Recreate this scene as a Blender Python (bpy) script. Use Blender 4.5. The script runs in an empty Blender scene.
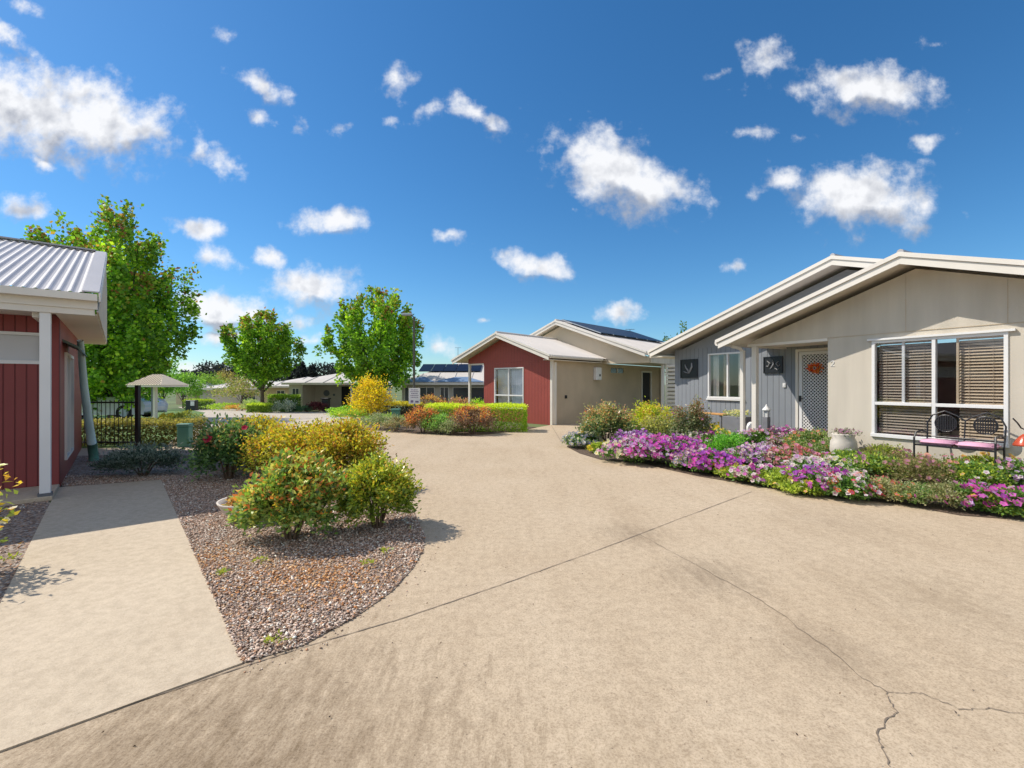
import bpy, bmesh, math, random
import numpy as np
from mathutils import Vector, Matrix
R = math.radians
random.seed(7)
rng = np.random.default_rng(11)
sc = bpy.context.scene
COL = sc.collection

# ------------------------------------------------------------------ camera
F, CZ = 460.0, 1.5
cam_d = bpy.data.cameras.new("camera"); cam = bpy.data.objects.new("camera", cam_d); COL.objects.link(cam)
cam.location = (0, 0, CZ); cam.rotation_euler = (R(90), 0, 0)
cam_d.sensor_width = 36; cam_d.lens = 36 * F / 1024; cam_d.clip_start = 0.05; cam_d.clip_end = 5000
sc.camera = cam

# ------------------------------------------------------------------ sun, sky, exposure
SUN_EL = 48.5
SUN_H = Vector((-0.97, 0.24))                 # horizontal direction towards the sun
SUN_H.normalize()
sd = bpy.data.lights.new("sun", 'SUN'); sun = bpy.data.objects.new("sun", sd); COL.objects.link(sun)
sd.energy = 3.9; sd.angle = R(0.5); sd.color = (1.0, 0.93, 0.82)
dirv = Vector((SUN_H.x * math.cos(R(SUN_EL)), SUN_H.y * math.cos(R(SUN_EL)), math.sin(R(SUN_EL))))
sun.rotation_euler = dirv.to_track_quat('Z', 'Y').to_euler(); sun.location = (-20, 5, 30)
sc.view_settings.view_transform = 'Standard'; sc.view_settings.look = 'None'
sc.view_settings.gamma = 1; sc.view_settings.use_curve_mapping = False
sc.view_settings.exposure = 0.35

world = bpy.data.worlds.new("World"); sc.world = world; world.use_nodes = True

def build_world():
    nt = world.node_tree; nt.nodes.clear(); N = nt.nodes; L = nt.links
    out = N.new('ShaderNodeOutputWorld'); bg = N.new('ShaderNodeBackground')
    L.new(bg.outputs[0], out.inputs[0]); bg.inputs['Strength'].default_value = 0.13
    sky = N.new('ShaderNodeTexSky'); sky.sky_type = 'NISHITA'; sky.sun_disc = False
    sky.sun_elevation = R(SUN_EL); sky.sun_rotation = math.atan2(SUN_H.x, SUN_H.y) % (2 * math.pi)
    sky.air_density = 1.0; sky.dust_density = 0.3; sky.ozone_density = 3.0
    hs = N.new('ShaderNodeHueSaturation'); hs.inputs['Saturation'].default_value = 1.15; hs.inputs['Value'].default_value = .78
    tint = N.new('ShaderNodeMix'); tint.data_type = 'RGBA'; tint.blend_type = 'MULTIPLY'; tint.inputs[0].default_value = 1; tint.inputs[7].default_value = (.74, .94, 1.06, 1)
    L.new(sky.outputs[0], tint.inputs[6]); L.new(tint.outputs[2], hs.inputs['Color'])
    def math_(op, a, b=None, c=None, clamp=False):
        m = N.new('ShaderNodeMath'); m.operation = op; m.use_clamp = clamp
        for i, v in enumerate((a, b, c)):
            if v is None: continue
            if isinstance(v, (int, float)): m.inputs[i].default_value = v
            else: L.new(v, m.inputs[i])
        return m.outputs[0]
    tc = N.new('ShaderNodeTexCoord'); sep = N.new('ShaderNodeSeparateXYZ'); L.new(tc.outputs['Generated'], sep.inputs[0])
    ysafe = math_('MAXIMUM', sep.outputs[1], 0.05)
    u = math_('DIVIDE', sep.outputs[0], ysafe); v = math_('DIVIDE', sep.outputs[2], ysafe)
    cmb = N.new('ShaderNodeCombineXYZ'); L.new(u, cmb.inputs[0]); L.new(v, cmb.inputs[1])
    # domain warp
    n1 = N.new('ShaderNodeTexNoise'); n1.inputs['Scale'].default_value = 9; n1.inputs['Detail'].default_value = 5; n1.inputs['Roughness'].default_value = 0.6
    L.new(cmb.outputs[0], n1.inputs['Vector'])
    s1 = N.new('ShaderNodeVectorMath'); s1.operation = 'SUBTRACT'; L.new(n1.outputs['Color'], s1.inputs[0]); s1.inputs[1].default_value = (.5, .5, .5)
    s2 = N.new('ShaderNodeVectorMath'); s2.operation = 'MULTIPLY'; L.new(s1.outputs[0], s2.inputs[0]); s2.inputs[1].default_value = (.085, .06, 0)
    s3 = N.new('ShaderNodeVectorMath'); s3.operation = 'ADD'; L.new(cmb.outputs[0], s3.inputs[0]); L.new(s2.outputs[0], s3.inputs[1])
    P = s3.outputs[0]
    #  (centre x, centre y, half width, half height, tilt, weight) in units of 1/460 of the forward axis
    clouds = [(60,115,95,40,-14,1.1),(130,128,42,30,0,1.0),(5,95,60,34,-20,1.0),(10,40,40,12,-30,.75),(25,207,34,17,-20,.75),(45,165,40,9,-15,.5),
      (190,228,32,12,-8,.8),(215,258,24,10,-8,.75),(268,256,27,10,-18,.85),(335,222,36,14,-6,.95),(312,287,40,21,-6,1.05),
      (220,310,58,17,0,1.05),(262,85,34,14,-25,.72),(258,117,14,11,-20,.6),(230,163,18,10,-35,.7),(200,148,9,16,20,.45),
      (305,128,8,12,15,.55),(343,131,14,8,25,.65),(398,78,14,21,10,.75),(428,107,20,11,25,.6),(478,115,48,13,-28,.68),
      (388,122,9,7,0,.5),(452,234,22,7,-4,.7),(533,265,38,14,-6,.95),(618,172,66,30,-25,1.1),(572,122,14,6,-25,.6),(640,192,36,18,-20,.8),
      (768,65,27,19,10,.68),(720,76,20,7,15,.38),(870,90,78,25,-5,.88),(850,95,40,20,0,.7),(752,133,32,10,6,.62),(805,137,20,6,0,.4),(928,136,24,9,15,.58),
      (865,198,66,28,-3,1.12),(785,182,42,14,15,.75),(735,262,15,6,0,.72),(620,313,24,12,0,.9),(300,322,12,8,0,.75),
      (315,338,17,8,0,.8),(440,346,24,9,-5,.75),(228,336,45,10,0,.8),(485,321,10,4,0,.6),(575,208,9,5,0,.5),(225,38,16,9,-30,.5),
      (933,40,13,7,20,.5),(215,372,60,12,0,.7),(30,10,20,8,-20,.5),(985,260,10,4,0,.3)]
    def field(vec, minr=0):
        best = None
        for (cx, cy, rx, ry, ang, w) in clouds:
            if rx < minr: continue
            if rx < 32 and w < .8: rx *= 1.7; ry *= 1.7; w *= .72
            mp = N.new('ShaderNodeMapping'); mp.vector_type = 'TEXTURE'; L.new(vec, mp.inputs['Vector'])
            mp.inputs['Location'].default_value = ((cx - 512) / 460, (384 - cy) / 460, 0)
            mp.inputs['Rotation'].default_value = (0, 0, R(ang))
            mp.inputs['Scale'].default_value = (rx / 460 * 1.14, ry / 460 * 1.2, 1)
            ln = N.new('ShaderNodeVectorMath'); ln.operation = 'LENGTH'; L.new(mp.outputs[0], ln.inputs[0])
            m = math_('SUBTRACT', w, ln.outputs['Value'])
            best = m if best is None else math_('MAXIMUM', best, m)
        return best
    best = field(P)
    upv = N.new('ShaderNodeVectorMath'); upv.operation = 'ADD'; L.new(P, upv.inputs[0]); upv.inputs[1].default_value = (-.012, .035, 0)
    above = field(upv.outputs[0], 34)
    under = math_('MAXIMUM', math_('SUBTRACT', above, best), 0.0)      # positive on the shaded underside of a cloud
    n2 = N.new('ShaderNodeTexNoise'); n2.inputs['Scale'].default_value = 13; n2.inputs['Detail'].default_value = 9; n2.inputs['Roughness'].default_value = 0.6
    L.new(cmb.outputs[0], n2.inputs['Vector'])
    fr = math_('MULTIPLY_ADD', n2.outputs[0], 2.5, -1.30)
    dens = math_('ADD', best, fr)
    mr = N.new('ShaderNodeMapRange'); mr.interpolation_type = 'SMOOTHSTEP'; L.new(dens, mr.inputs[0])
    mr.inputs[1].default_value = -0.18; mr.inputs[2].default_value = 0.72; mr.inputs[3].default_value = 0; mr.inputs[4].default_value = 0.97
    # only where the sky lies ahead
    ahead = math_('GREATER_THAN', sep.outputs[1], 0.1)
    a1 = math_('MULTIPLY', mr.outputs[0], ahead)
    # broken cloud added behind the camera, out of view, to lift the fill light
    nb_ = N.new('ShaderNodeTexNoise'); nb_.inputs['Scale'].default_value = 2.6; nb_.inputs['Detail'].default_value = 6; L.new(tc.outputs['Generated'], nb_.inputs['Vector'])
    mb_ = N.new('ShaderNodeMapRange'); mb_.interpolation_type = 'SMOOTHSTEP'; L.new(nb_.outputs[0], mb_.inputs[0]); mb_.inputs[1].default_value = .44; mb_.inputs[2].default_value = .56
    behind = N.new('ShaderNodeMapRange'); L.new(sep.outputs[1], behind.inputs[0]); behind.inputs[1].default_value = .05; behind.inputs[2].default_value = -.15
    a2 = math_('MULTIPLY', mb_.outputs[0], behind.outputs[0])
    alpha = math_('MAXIMUM', a1, a2)
    # self shading: compare the noise here with the noise a little nearer to the sun
    off = N.new('ShaderNodeVectorMath'); off.operation = 'ADD'; L.new(cmb.outputs[0], off.inputs[0]); off.inputs[1].default_value = (-.018, .028, 0)
    n3 = N.new('ShaderNodeTexNoise'); n3.inputs['Scale'].default_value = 11; n3.inputs['Detail'].default_value = 5; L.new(off.outputs[0], n3.inputs['Vector'])
    n4 = N.new('ShaderNodeTexNoise'); n4.inputs['Scale'].default_value = 11; n4.inputs['Detail'].default_value = 5; L.new(cmb.outputs[0], n4.inputs['Vector'])
    df = math_('SUBTRACT', n4.outputs[0], n3.outputs[0])
    deep = math_('MULTIPLY', math_('SUBTRACT', dens, 0.35, clamp=True), -0.35)
    sh = math_('ADD', math_('MULTIPLY_ADD', df, 2.4, 0.80), math_('MULTIPLY_ADD', under, -1.9, math_('MULTIPLY', deep, .4)), clamp=True)
    cr = N.new('ShaderNodeValToRGB'); L.new(sh, cr.inputs[0])
    cr.color_ramp.elements[0].position = 0.1; cr.color_ramp.elements[0].color = (2.7, 2.85, 3.25, 1)
    cr.color_ramp.elements[1].position = 0.8; cr.color_ramp.elements[1].color = (5.9, 5.95, 6.1, 1)
    mx = N.new('ShaderNodeMix'); mx.data_type = 'RGBA'
    L.new(alpha, mx.inputs[0]); L.new(hs.outputs[0], mx.inputs[6]); L.new(cr.outputs[0], mx.inputs[7])
    L.new(mx.outputs[2], bg.inputs['Color'])
build_world()
try: world.cycles.sampling_method = 'MANUAL'; world.cycles.sample_map_resolution = 512
except Exception: pass

# ------------------------------------------------------------------ materials
MATS = {}
def new_mat(name):
    m = bpy.data.materials.new(name); m.use_nodes = True; nt = m.node_tree
    return m, nt, nt.nodes['Principled BSDF'], nt.nodes, nt.links
def paint(name, col, rough=.6, var=.12, scale=3.0, bump=.02, bscale=60, metal=0, grooves=None, streak=False, spec=.5):
    """painted / plain surface with soft dirt variation, fine bump and optional board grooves (axis, spacing)"""
    m, nt, b, N, L = new_mat(name)
    tc = N.new('ShaderNodeTexCoord')
    src = tc.outputs['Object']
    no = N.new('ShaderNodeTexNoise'); no.inputs['Scale'].default_value = scale; no.inputs['Detail'].default_value = 6
    if streak:
        mp = N.new('ShaderNodeMapping'); mp.inputs['Scale'].default_value = (3, 3, .35); L.new(src, mp.inputs[0]); L.new(mp.outputs[0], no.inputs['Vector'])
    else: L.new(src, no.inputs['Vector'])
    cr = N.new('ShaderNodeValToRGB'); L.new(no.outputs[0], cr.inputs[0])
    cr.color_ramp.elements[0].position = .3; cr.color_ramp.elements[1].position = .7
    cr.color_ramp.elements[0].color = tuple(c * (1 - var) for c in col) + (1,)
    cr.color_ramp.elements[1].color = tuple(min(1, c * (1 + var * .5)) for c in col) + (1,)
    L.new(cr.outputs[0], b.inputs['Base Color']); b.inputs['Roughness'].default_value = rough; b.inputs['Metallic'].default_value = metal
    b.inputs['Specular IOR Level'].default_value = spec
    nb = N.new('ShaderNodeTexNoise'); nb.inputs['Scale'].default_value = bscale; nb.inputs['Detail'].default_value = 4; L.new(src, nb.inputs['Vector'])
    bp = N.new('ShaderNodeBump'); bp.inputs['Strength'].default_value = .5; bp.inputs['Distance'].default_value = bump * .2
    L.new(nb.outputs[0], bp.inputs['Height']); last = bp
    if grooves:
        ax, sp = grooves
        sep = N.new('ShaderNodeSeparateXYZ'); L.new(src, sep.inputs[0])
        md = N.new('ShaderNodeMath'); md.operation = 'PINGPONG'; L.new(sep.outputs[ax], md.inputs[0]); md.inputs[1].default_value = sp / 2
        lt = N.new('ShaderNodeMapRange'); L.new(md.outputs[0], lt.inputs[0]); lt.inputs[1].default_value = 0; lt.inputs[2].default_value = .009
        lt.inputs[3].default_value = 0; lt.inputs[4].default_value = 1
        b2 = N.new('ShaderNodeBump'); b2.inputs['Strength'].default_value = 1; b2.inputs['Distance'].default_value = .008
        L.new(lt.outputs[0], b2.inputs['Height']); L.new(bp.outputs[0], b2.inputs['Normal']); last = b2
        mm = N.new('ShaderNodeMix'); mm.data_type = 'RGBA'; L.new(lt.outputs[0], mm.inputs[0])
        mm.inputs[6].default_value = tuple(c * .55 for c in col) + (1,); L.new(cr.outputs[0], mm.inputs[7]); L.new(mm.outputs[2], b.inputs['Base Color'])
    L.new(last.outputs[0], b.inputs['Normal'])
    MATS[name] = m; return m
def concrete(name, c1, c2, stain, speck=.5, seedoff=0, grime=False):
    m, nt, b, N, L = new_mat(name)
    tc = N.new('ShaderNodeTexCoord'); mp = N.new('ShaderNodeMapping'); L.new(tc.outputs['Object'], mp.inputs[0]); mp.inputs['Location'].default_value = (seedoff, seedoff * .7, 0)
    def noise(s, d=6, r=.6, vec=None):
        n = N.new('ShaderNodeTexNoise'); n.inputs['Scale'].default_value = s; n.inputs['Detail'].default_value = d; n.inputs['Roughness'].default_value = r
        L.new(vec or mp.outputs[0], n.inputs['Vector']); return n.outputs[0]
    def ramp(f, p0, c0, p1, c1_):
        r_ = N.new('ShaderNodeValToRGB'); L.new(f, r_.inputs[0]); e = r_.color_ramp.elements
        e[0].position = p0; e[1].position = p1; e[0].color = c0; e[1].color = c1_; return r_.outputs[0]
    def mul(a, b_, fac=1.0):
        x = N.new('ShaderNodeMix'); x.data_type = 'RGBA'; x.blend_type = 'MULTIPLY'; x.inputs[0].default_value = fac
        L.new(a, x.inputs[6]); L.new(b_, x.inputs[7]); return x.outputs[2]
    base = ramp(noise(.55, 8, .62), .3, c1 + (1,), .68, c2 + (1,))
    mp2 = N.new('ShaderNodeMapping'); mp2.inputs['Scale'].default_value = (1.9, .42, 1); mp2.inputs['Rotation'].default_value = (0, 0, R(14)); L.new(mp.outputs[0], mp2.inputs[0])
    base = mul(base, ramp(noise(1.3, 7, .65, mp2.outputs[0]), .34, stain + (1,), .52, (1, 1, 1, 1)), .8)
    base = mul(base, ramp(noise(14, 6, .7), .32, (.80, .78, .76, 1), .6, (1.04, 1.03, 1.02, 1)), .8)
    base = mul(base, ramp(noise(110, 3, .7), .36, (.66, .62, .58, 1), .56, (1.05, 1.05, 1.05, 1)), speck)
    base = mul(base, ramp(noise(38, 3, .75), .29, (.45, .42, .40, 1), .37, (1, 1, 1, 1)), speck)
    if grime:
        # patches of algae and old grime, each with a place of its own
        for (gx, gy, gr, col_) in ((-1.2, 1.6, 1.5, (.44, .40, .35)), (.5, 1.3, .9, (.76, .73, .68)), (1.55, 3.6, .55, (.68, .67, .66)), (1.75, 2.6, .45, (.74, .73, .72)), (1.2, 4.6, .5, (.72, .71, .70)), (3.0, 3.2, .8, (.84, .83, .81)), (3.5, 5.0, 1.0, (.86, .85, .84))):
            vs_ = N.new('ShaderNodeVectorMath'); vs_.operation = 'DISTANCE'; L.new(tc.outputs['Object'], vs_.inputs[0]); vs_.inputs[1].default_value = (gx, gy, 0)
            f1 = N.new('ShaderNodeMath'); f1.operation = 'DIVIDE'; L.new(vs_.outputs['Value'], f1.inputs[0]); f1.inputs[1].default_value = gr
            f2 = N.new('ShaderNodeMath'); f2.operation = 'SUBTRACT'; f2.inputs[0].default_value = 1.0; L.new(f1.outputs[0], f2.inputs[1])
            f3 = N.new('ShaderNodeMath'); f3.operation = 'MULTIPLY_ADD'; L.new(noise(9, 9, .78, mp2.outputs[0]), f3.inputs[0]); f3.inputs[1].default_value = 2.6; f3.inputs[2].default_value = -1.42
            f4 = N.new('ShaderNodeMath'); f4.operation = 'ADD'; f4.use_clamp = True; L.new(f2.outputs[0], f4.inputs[0]); L.new(f3.outputs[0], f4.inputs[1])
            x = N.new('ShaderNodeMix'); x.data_type = 'RGBA'; x.blend_type = 'MULTIPLY'; L.new(f4.outputs[0], x.inputs[0]); L.new(base, x.inputs[6]); x.inputs[7].default_value = col_ + (1,); base = x.outputs[2]
    L.new(base, b.inputs['Base Color']); b.inputs['Roughness'].default_value = .88; b.inputs['Specular IOR Level'].default_value = .3
    bp = N.new('ShaderNodeBump'); bp.inputs['Strength'].default_value = .5; bp.inputs['Distance'].default_value = .004
    L.new(noise(90, 5, .7), bp.inputs['Height']); L.new(bp.outputs[0], b.inputs['Normal'])
    MATS[name] = m; return m
def gravelmat(name, cols, scale=60):
    m, nt, b, N, L = new_mat(name)
    tc = N.new('ShaderNodeTexCoord')
    vo = N.new('ShaderNodeTexVoronoi'); vo.inputs['Scale'].default_value = scale; L.new(tc.outputs['Object'], vo.inputs['Vector'])
    cr = N.new('ShaderNodeValToRGB'); sp = N.new('ShaderNodeSeparateColor'); L.new(vo.outputs['Color'], sp.inputs[0]); L.new(sp.outputs[0], cr.inputs[0])
    cr.color_ramp.interpolation = 'CONSTANT'; e = cr.color_ramp.elements
    while len(e) < len(cols): e.new(.5)
    for i, c in enumerate(cols): e[i].position = i / len(cols); e[i].color = c + (1,)
    L.new(cr.outputs[0], b.inputs['Base Color']); b.inputs['Roughness'].default_value = .9
    bp = N.new('ShaderNodeBump'); bp.inputs['Distance'].default_value = .015; bp.inputs['Strength'].default_value = .9; bp.invert = True
    L.new(vo.outputs['Distance'], bp.inputs['Height']); L.new(bp.outputs[0], b.inputs['Normal'])
    MATS[name] = m; return m
def leafmat(name, trans=.35, rough=.5, spec=.35):
    m, nt, b, N, L = new_mat(name)
    at = N.new('ShaderNodeAttribute'); at.attribute_name = 'Col'; L.new(at.outputs['Color'], b.inputs['Base Color'])
    b.inputs['Roughness'].default_value = rough; b.inputs['Specular IOR Level'].default_value = spec
    tr = N.new('ShaderNodeBsdfTranslucent'); mm = N.new('ShaderNodeMix'); mm.data_type = 'RGBA'; mm.blend_type = 'MULTIPLY'; mm.inputs[0].default_value = 1
    L.new(at.outputs['Color'], mm.inputs[6]); mm.inputs[7].default_value = (1.5, 1.6, 1.0, 1); L.new(mm.outputs[2], tr.inputs[0])
    ms = N.new('ShaderNodeMixShader'); ms.inputs[0].default_value = trans; L.new(b.outputs[0], ms.inputs[1]); L.new(tr.outputs[0], ms.inputs[2])
    L.new(ms.outputs[0], N['Material Output'].inputs[0]); MATS[name] = m; return m
def glassmat(name, tint=(.9, .93, .95), refl=1.6, base=.06):
    m, nt, b, N, L = new_mat(name); N.remove(b)
    tr = N.new('ShaderNodeBsdfTransparent'); tr.inputs[0].default_value = tint + (1,)
    gl = N.new('ShaderNodeBsdfGlossy'); gl.inputs['Roughness'].default_value = .01
    fr = N.new('ShaderNodeLayerWeight'); fr.inputs[0].default_value = .5
    pw = N.new('ShaderNodeMath'); pw.operation = 'POWER'; L.new(fr.outputs['Facing'], pw.inputs[0]); pw.inputs[1].default_value = 4.0
    ma = N.new('ShaderNodeMath'); ma.operation = 'MULTIPLY_ADD'; ma.use_clamp = True; L.new(pw.outputs[0], ma.inputs[0]); ma.inputs[1].default_value = .6 * refl; ma.inputs[2].default_value = .05 + base
    ms = N.new('ShaderNodeMixShader'); L.new(ma.outputs[0], ms.inputs[0]); L.new(tr.outputs[0], ms.inputs[1]); L.new(gl.outputs[0], ms.inputs[2])
    L.new(ms.outputs[0], N['Material Output'].inputs[0]); MATS[name] = m; return m

concrete('drive_concrete', (.50, .395, .275), (.56, .455, .33), (.90, .885, .87), .75, grime=True)
concrete('path_concrete', (.53, .44, .325), (.58, .485, .365), (.95, .94, .93), .35, 13)
concrete('far_concrete', (.50, .44, .37), (.56, .50, .43), (.9, .88, .86), .3, 5)
gravelmat('mulch', [(.20, .13, .09), (.33, .25, .19), (.13, .085, .06), (.42, .36, .31), (.26, .20, .16), (.36, .22, .14)], 48)
gravelmat('soil', [(.10, .065, .045), (.15, .10, .07), (.07, .05, .035), (.19, .13, .09)], 70)
paint('grass', (.10, .19, .035), .9, .4, 6, .05, 90)
paint('far_land', (.13, .17, .06), .95, .4, .15, .02, 20)
paint('cream', (.76, .71, .64), .5, .06, 2, .01)
paint('white', (.78, .77, .76), .45, .05, 2, .01)
paint('beige', (.61, .55, .46), .75, .11, 1.4, .07, 140, streak=True)
paint('beige_light', (.68, .58, .44), .75, .07, 1.2, .06, 140)
paint('taupe', (.54, .435, .305), .75, .12, 1.2, .07, 140)
paint('grey_board', (.245, .262, .29), .6, .07, 2, .01, 60, grooves=(0, .15))
paint('grey_wall', (.245, .262, .29), .6, .07, 2, .01)
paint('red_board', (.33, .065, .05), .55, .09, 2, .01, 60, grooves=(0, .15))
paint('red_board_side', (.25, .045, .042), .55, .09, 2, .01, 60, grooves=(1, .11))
paint('soffit', (.82, .75, .65), .7, .04, 2, .01)
paint('roof_metal', (.42, .40, .405), .45, .10, .8, .02, 30, spec=.5)
paint('roof_pale', (.62, .57, .52), .6, .10, .6, .02, 30)
paint('roof_shadow_blue', (.17, .25, .38), .5, .15, .8, .02, 30)
paint('black_metal', (.018, .018, .022), .4, .2, 8, .02, 80)
paint('black_plastic', (.025, .025, .03), .5, .2, 5, .02, 80)
paint('dark', (.02, .02, .02), .8, .1, 2)
paint('dark_glass_far', (.05, .06, .075), .15, .2, 1, 0)
paint('utility_green', (.10, .27, .20), .5, .12, 4, .02)
paint('pipe_green', (.55, .70, .67), .45, .08, 3, .02)
paint('awning_green', (.10, .14, .10), .6, .15, 4, .02)
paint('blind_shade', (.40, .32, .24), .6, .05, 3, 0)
paint('blind_beige', (.60, .46, .31), .6, .05, 3, 0)
paint('blind_white', (.6, .6, .62), .6, .05, 3, 0)
paint('curtain', (.62, .58, .52), .9, .08, 4, .02)
paint('curtain_brown', (.40, .29, .19), .9, .08, 4, .02)
paint('pink_cushion', (.72, .38, .52), .9, .08, 12, .05, 300)
paint('bowl', (.62, .56, .50), .85, .12, 8, .06, 120)
paint('pot', (.60, .55, .48), .8, .15, 8, .06, 120)
paint('planter_grey', (.20, .20, .22), .7, .12, 6, .03)
paint('timber', (.60, .30, .09), .6, .25, 6, .03)
paint('bark', (.13, .095, .07), .95, .35, 12, .3, 40)
paint('twig', (.14, .09, .055), .9, .3, 12, .1, 60)
paint('orange_metal', (.75, .17, .05), .5, .2, 9, .02)
paint('red_glass', (.48, .07, .025), .25, .3, 9, .02)
paint('picture_black', (.012, .013, .016), .4, .3, 5, .02)
paint('picture_motif', (.28, .28, .30), .6, .3, 14, .02)
paint('sign_white', (.80, .79, .82), .4, .04, 5)
paint('sign_ink', (.22, .17, .30), .6, .1, 5)
paint('crack', (.20, .155, .115), 1, .2, 20)
paint('joint', (.22, .175, .135), 1, .2, 20)
paint('steel', (.16, .17, .19), .45, .1, 5, .02, metal=.4)
paint('far_wall', (.55, .50, .42), .8, .08, 1, .02)
paint('far_wall_warm', (.62, .50, .34), .8, .08, 1, .02)
paint('car_white', (.75, .76, .80), .25, .03, 2, 0)
paint('tyre', (.02, .02, .02), .8, .1, 5)
paint('solar', (.010, .014, .030), .35, .2, 3, 0, spec=.15)
paint('solar_frame', (.5, .52, .55), .35, .05, 3, 0, metal=.6)
paint('carpet', (.10, .07, .05), .9, .1, 3)
paint('skin_grey', (.55, .55, .55), .6, .1, 5)
leafmat('leaf', .38); leafmat('leaf_glossy', .28, .32, .5); leafmat('petal', .45, .6, .2); leafmat('leaf_far', .25, .8, .1)
leafmat('stone', 0.0, .85, .3)
glassmat('glass', (.95, .96, .97), 1.1, .02); glassmat('glass_bright', (.93, .96, 1.0), .8, .03)

# ------------------------------------------------------------------ object helpers
def tag(o, label, cat, group=None):
    o['label'] = label; o['category'] = cat
    if group: o['group'] = group
    return o
def thing(name, label, cat, loc=(0, 0, 0), rz=0, group=None):
    o = bpy.data.objects.new(name, None); COL.objects.link(o); o.empty_display_size = .2
    o.location = loc; o.rotation_euler = (0, 0, rz)
    return tag(o, label, cat, group)
def link(name, me, mat, parent=None, smooth=False):
    o = bpy.data.objects.new(name, me); COL.objects.link(o)
    if mat is not None: me.materials.append(MATS[mat] if isinstance(mat, str) else mat)
    if parent is not None: o.parent = parent
    if smooth: me.polygons.foreach_set('use_smooth', [True] * len(me.polygons))
    return o
class MB:
    def __init__(s): s.v = []; s.f = []
    def add(s, vs, fs):
        b = len(s.v); s.v += [tuple(p) for p in vs]; s.f += [tuple(i + b for i in f) for f in fs]; return s
    def box(s, x0, x1, y0, y1, z0, z1):
        x0, x1 = min(x0, x1), max(x0, x1); y0, y1 = min(y0, y1), max(y0, y1); z0, z1 = min(z0, z1), max(z0, z1)
        return s.add([(x0,y0,z0),(x1,y0,z0),(x1,y1,z0),(x0,y1,z0),(x0,y0,z1),(x1,y0,z1),(x1,y1,z1),(x0,y1,z1)],
              [(0,3,2,1),(4,5,6,7),(0,1,5,4),(1,2,6,5),(2,3,7,6),(3,0,4,7)])
    def prism(s, poly, ext):
        """poly: list of 3-D points, ext: extrusion vector"""
        n = len(poly); e = Vector(ext); p = [Vector(q) for q in poly]
        nrm = Vector((0, 0, 0))
        for i in range(n): nrm += p[i].cross(p[(i + 1) % n])
        if nrm.dot(e) > 0: p = p[::-1]
        return s.add([tuple(q) for q in p] + [tuple(q + e) for q in p],
              [tuple(range(n)), tuple(range(2 * n - 1, n - 1, -1))] + [(i, i + n, (i + 1) % n + n, (i + 1) % n)[::-1] for i in range(n)])
    def tube(s, pts, r, n=8):
        pts = [Vector(p) for p in pts]; rs = r if isinstance(r, (list, tuple)) else [r] * len(pts)
        rings = []
        up = Vector((0, 0, 1)); pn = None
        for i, p in enumerate(pts):
            d = (pts[min(i + 1, len(pts) - 1)] - pts[max(i - 1, 0)]).normalized()
            a = d.cross(up) if pn is None else (pn - d * pn.dot(d))
            if a.length < 1e-3: a = d.cross(Vector((1, 0, 0)))
            a.normalize(); pn = a; b_ = d.cross(a)
            rings.append([p + (a * math.cos(t) + b_ * math.sin(t)) * rs[i] for t in [2 * math.pi * k / n for k in range(n)]])
        vs = [tuple(q) for rg in rings for q in rg]; fs = []
        for i in range(len(pts) - 1):
            for k in range(n):
                k2 = (k + 1) % n; fs.append((i * n + k, (i + 1) * n + k, (i + 1) * n + k2, i * n + k2)[::-1])
        fs.append(tuple(range(n))); fs.append(tuple(range((len(pts) - 1) * n, len(pts) * n))[::-1])
        return s.add(vs, fs)
    def lathe(s, prof, n=24, c=(0, 0, 0)):
        vs = []; fs = []
        for (r, z) in prof:
            for k in range(n):
                t = 2 * math.pi * k / n; vs.append((c[0] + r * math.cos(t), c[1] + r * math.sin(t), c[2] + z))
        for i in range(len(prof) - 1):
            for k in range(n):
                k2 = (k + 1) % n; fs.append((i * n + k, i * n + k2, (i + 1) * n + k2, (i + 1) * n + k))
        fs.append(tuple(range(n))[::-1]); fs.append(tuple(range((len(prof) - 1) * n, len(prof) * n)))
        return s.add(vs, fs)
    def build(s, name, mat, parent=None, smooth=False, bevel=0):
        me = bpy.data.meshes.new(name); me.from_pydata(s.v, [], s.f); me.validate(); me.update()
        o = link(name, me, mat, parent, smooth)
        if bevel:
            bm = bmesh.new(); bm.from_mesh(me)
            bmesh.ops.bevel(bm, geom=[e for e in bm.edges if len(e.link_faces) == 2 and e.calc_face_angle(0) > .6], offset=bevel, segments=1, affect='EDGES', clamp_overlap=True)
            bm.to_mesh(me); bm.free()
        return o
def tz(x, y): return 0.0 if y < 19 else (-.04 * (y - 19) if y < 50 else -1.24)
def G(px, py, z=0):
    if py > 1000: raise ValueError
    Y = (CZ - z) * F / (py - 384); return Vector(((px - 512) / F * Y, Y, z))
def at(px, Y): return (px - 512) / F * Y
def sheet(name, poly, dz, mat, kind='structure', cuts=(19, 50)):
    bm = bmesh.new(); vs = [bm.verts.new((x, y, 0)) for x, y in poly]; f = bm.faces.new(vs); bm.normal_update()
    if f.normal.z < 0: f.normal_flip()
    for c in cuts:
        bmesh.ops.bisect_plane(bm, geom=bm.verts[:] + bm.edges[:] + bm.faces[:], plane_co=(0, c, 0), plane_no=(0, 1, 0))
    bmesh.ops.triangulate(bm, faces=bm.faces[:])
    for v in bm.verts: v.co.z = tz(v.co.x, v.co.y) + dz
    me = bpy.data.meshes.new(name); bm.to_mesh(me); bm.free()
    o = link(name, me, mat)
    if kind: o['kind'] = kind
    return o

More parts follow.
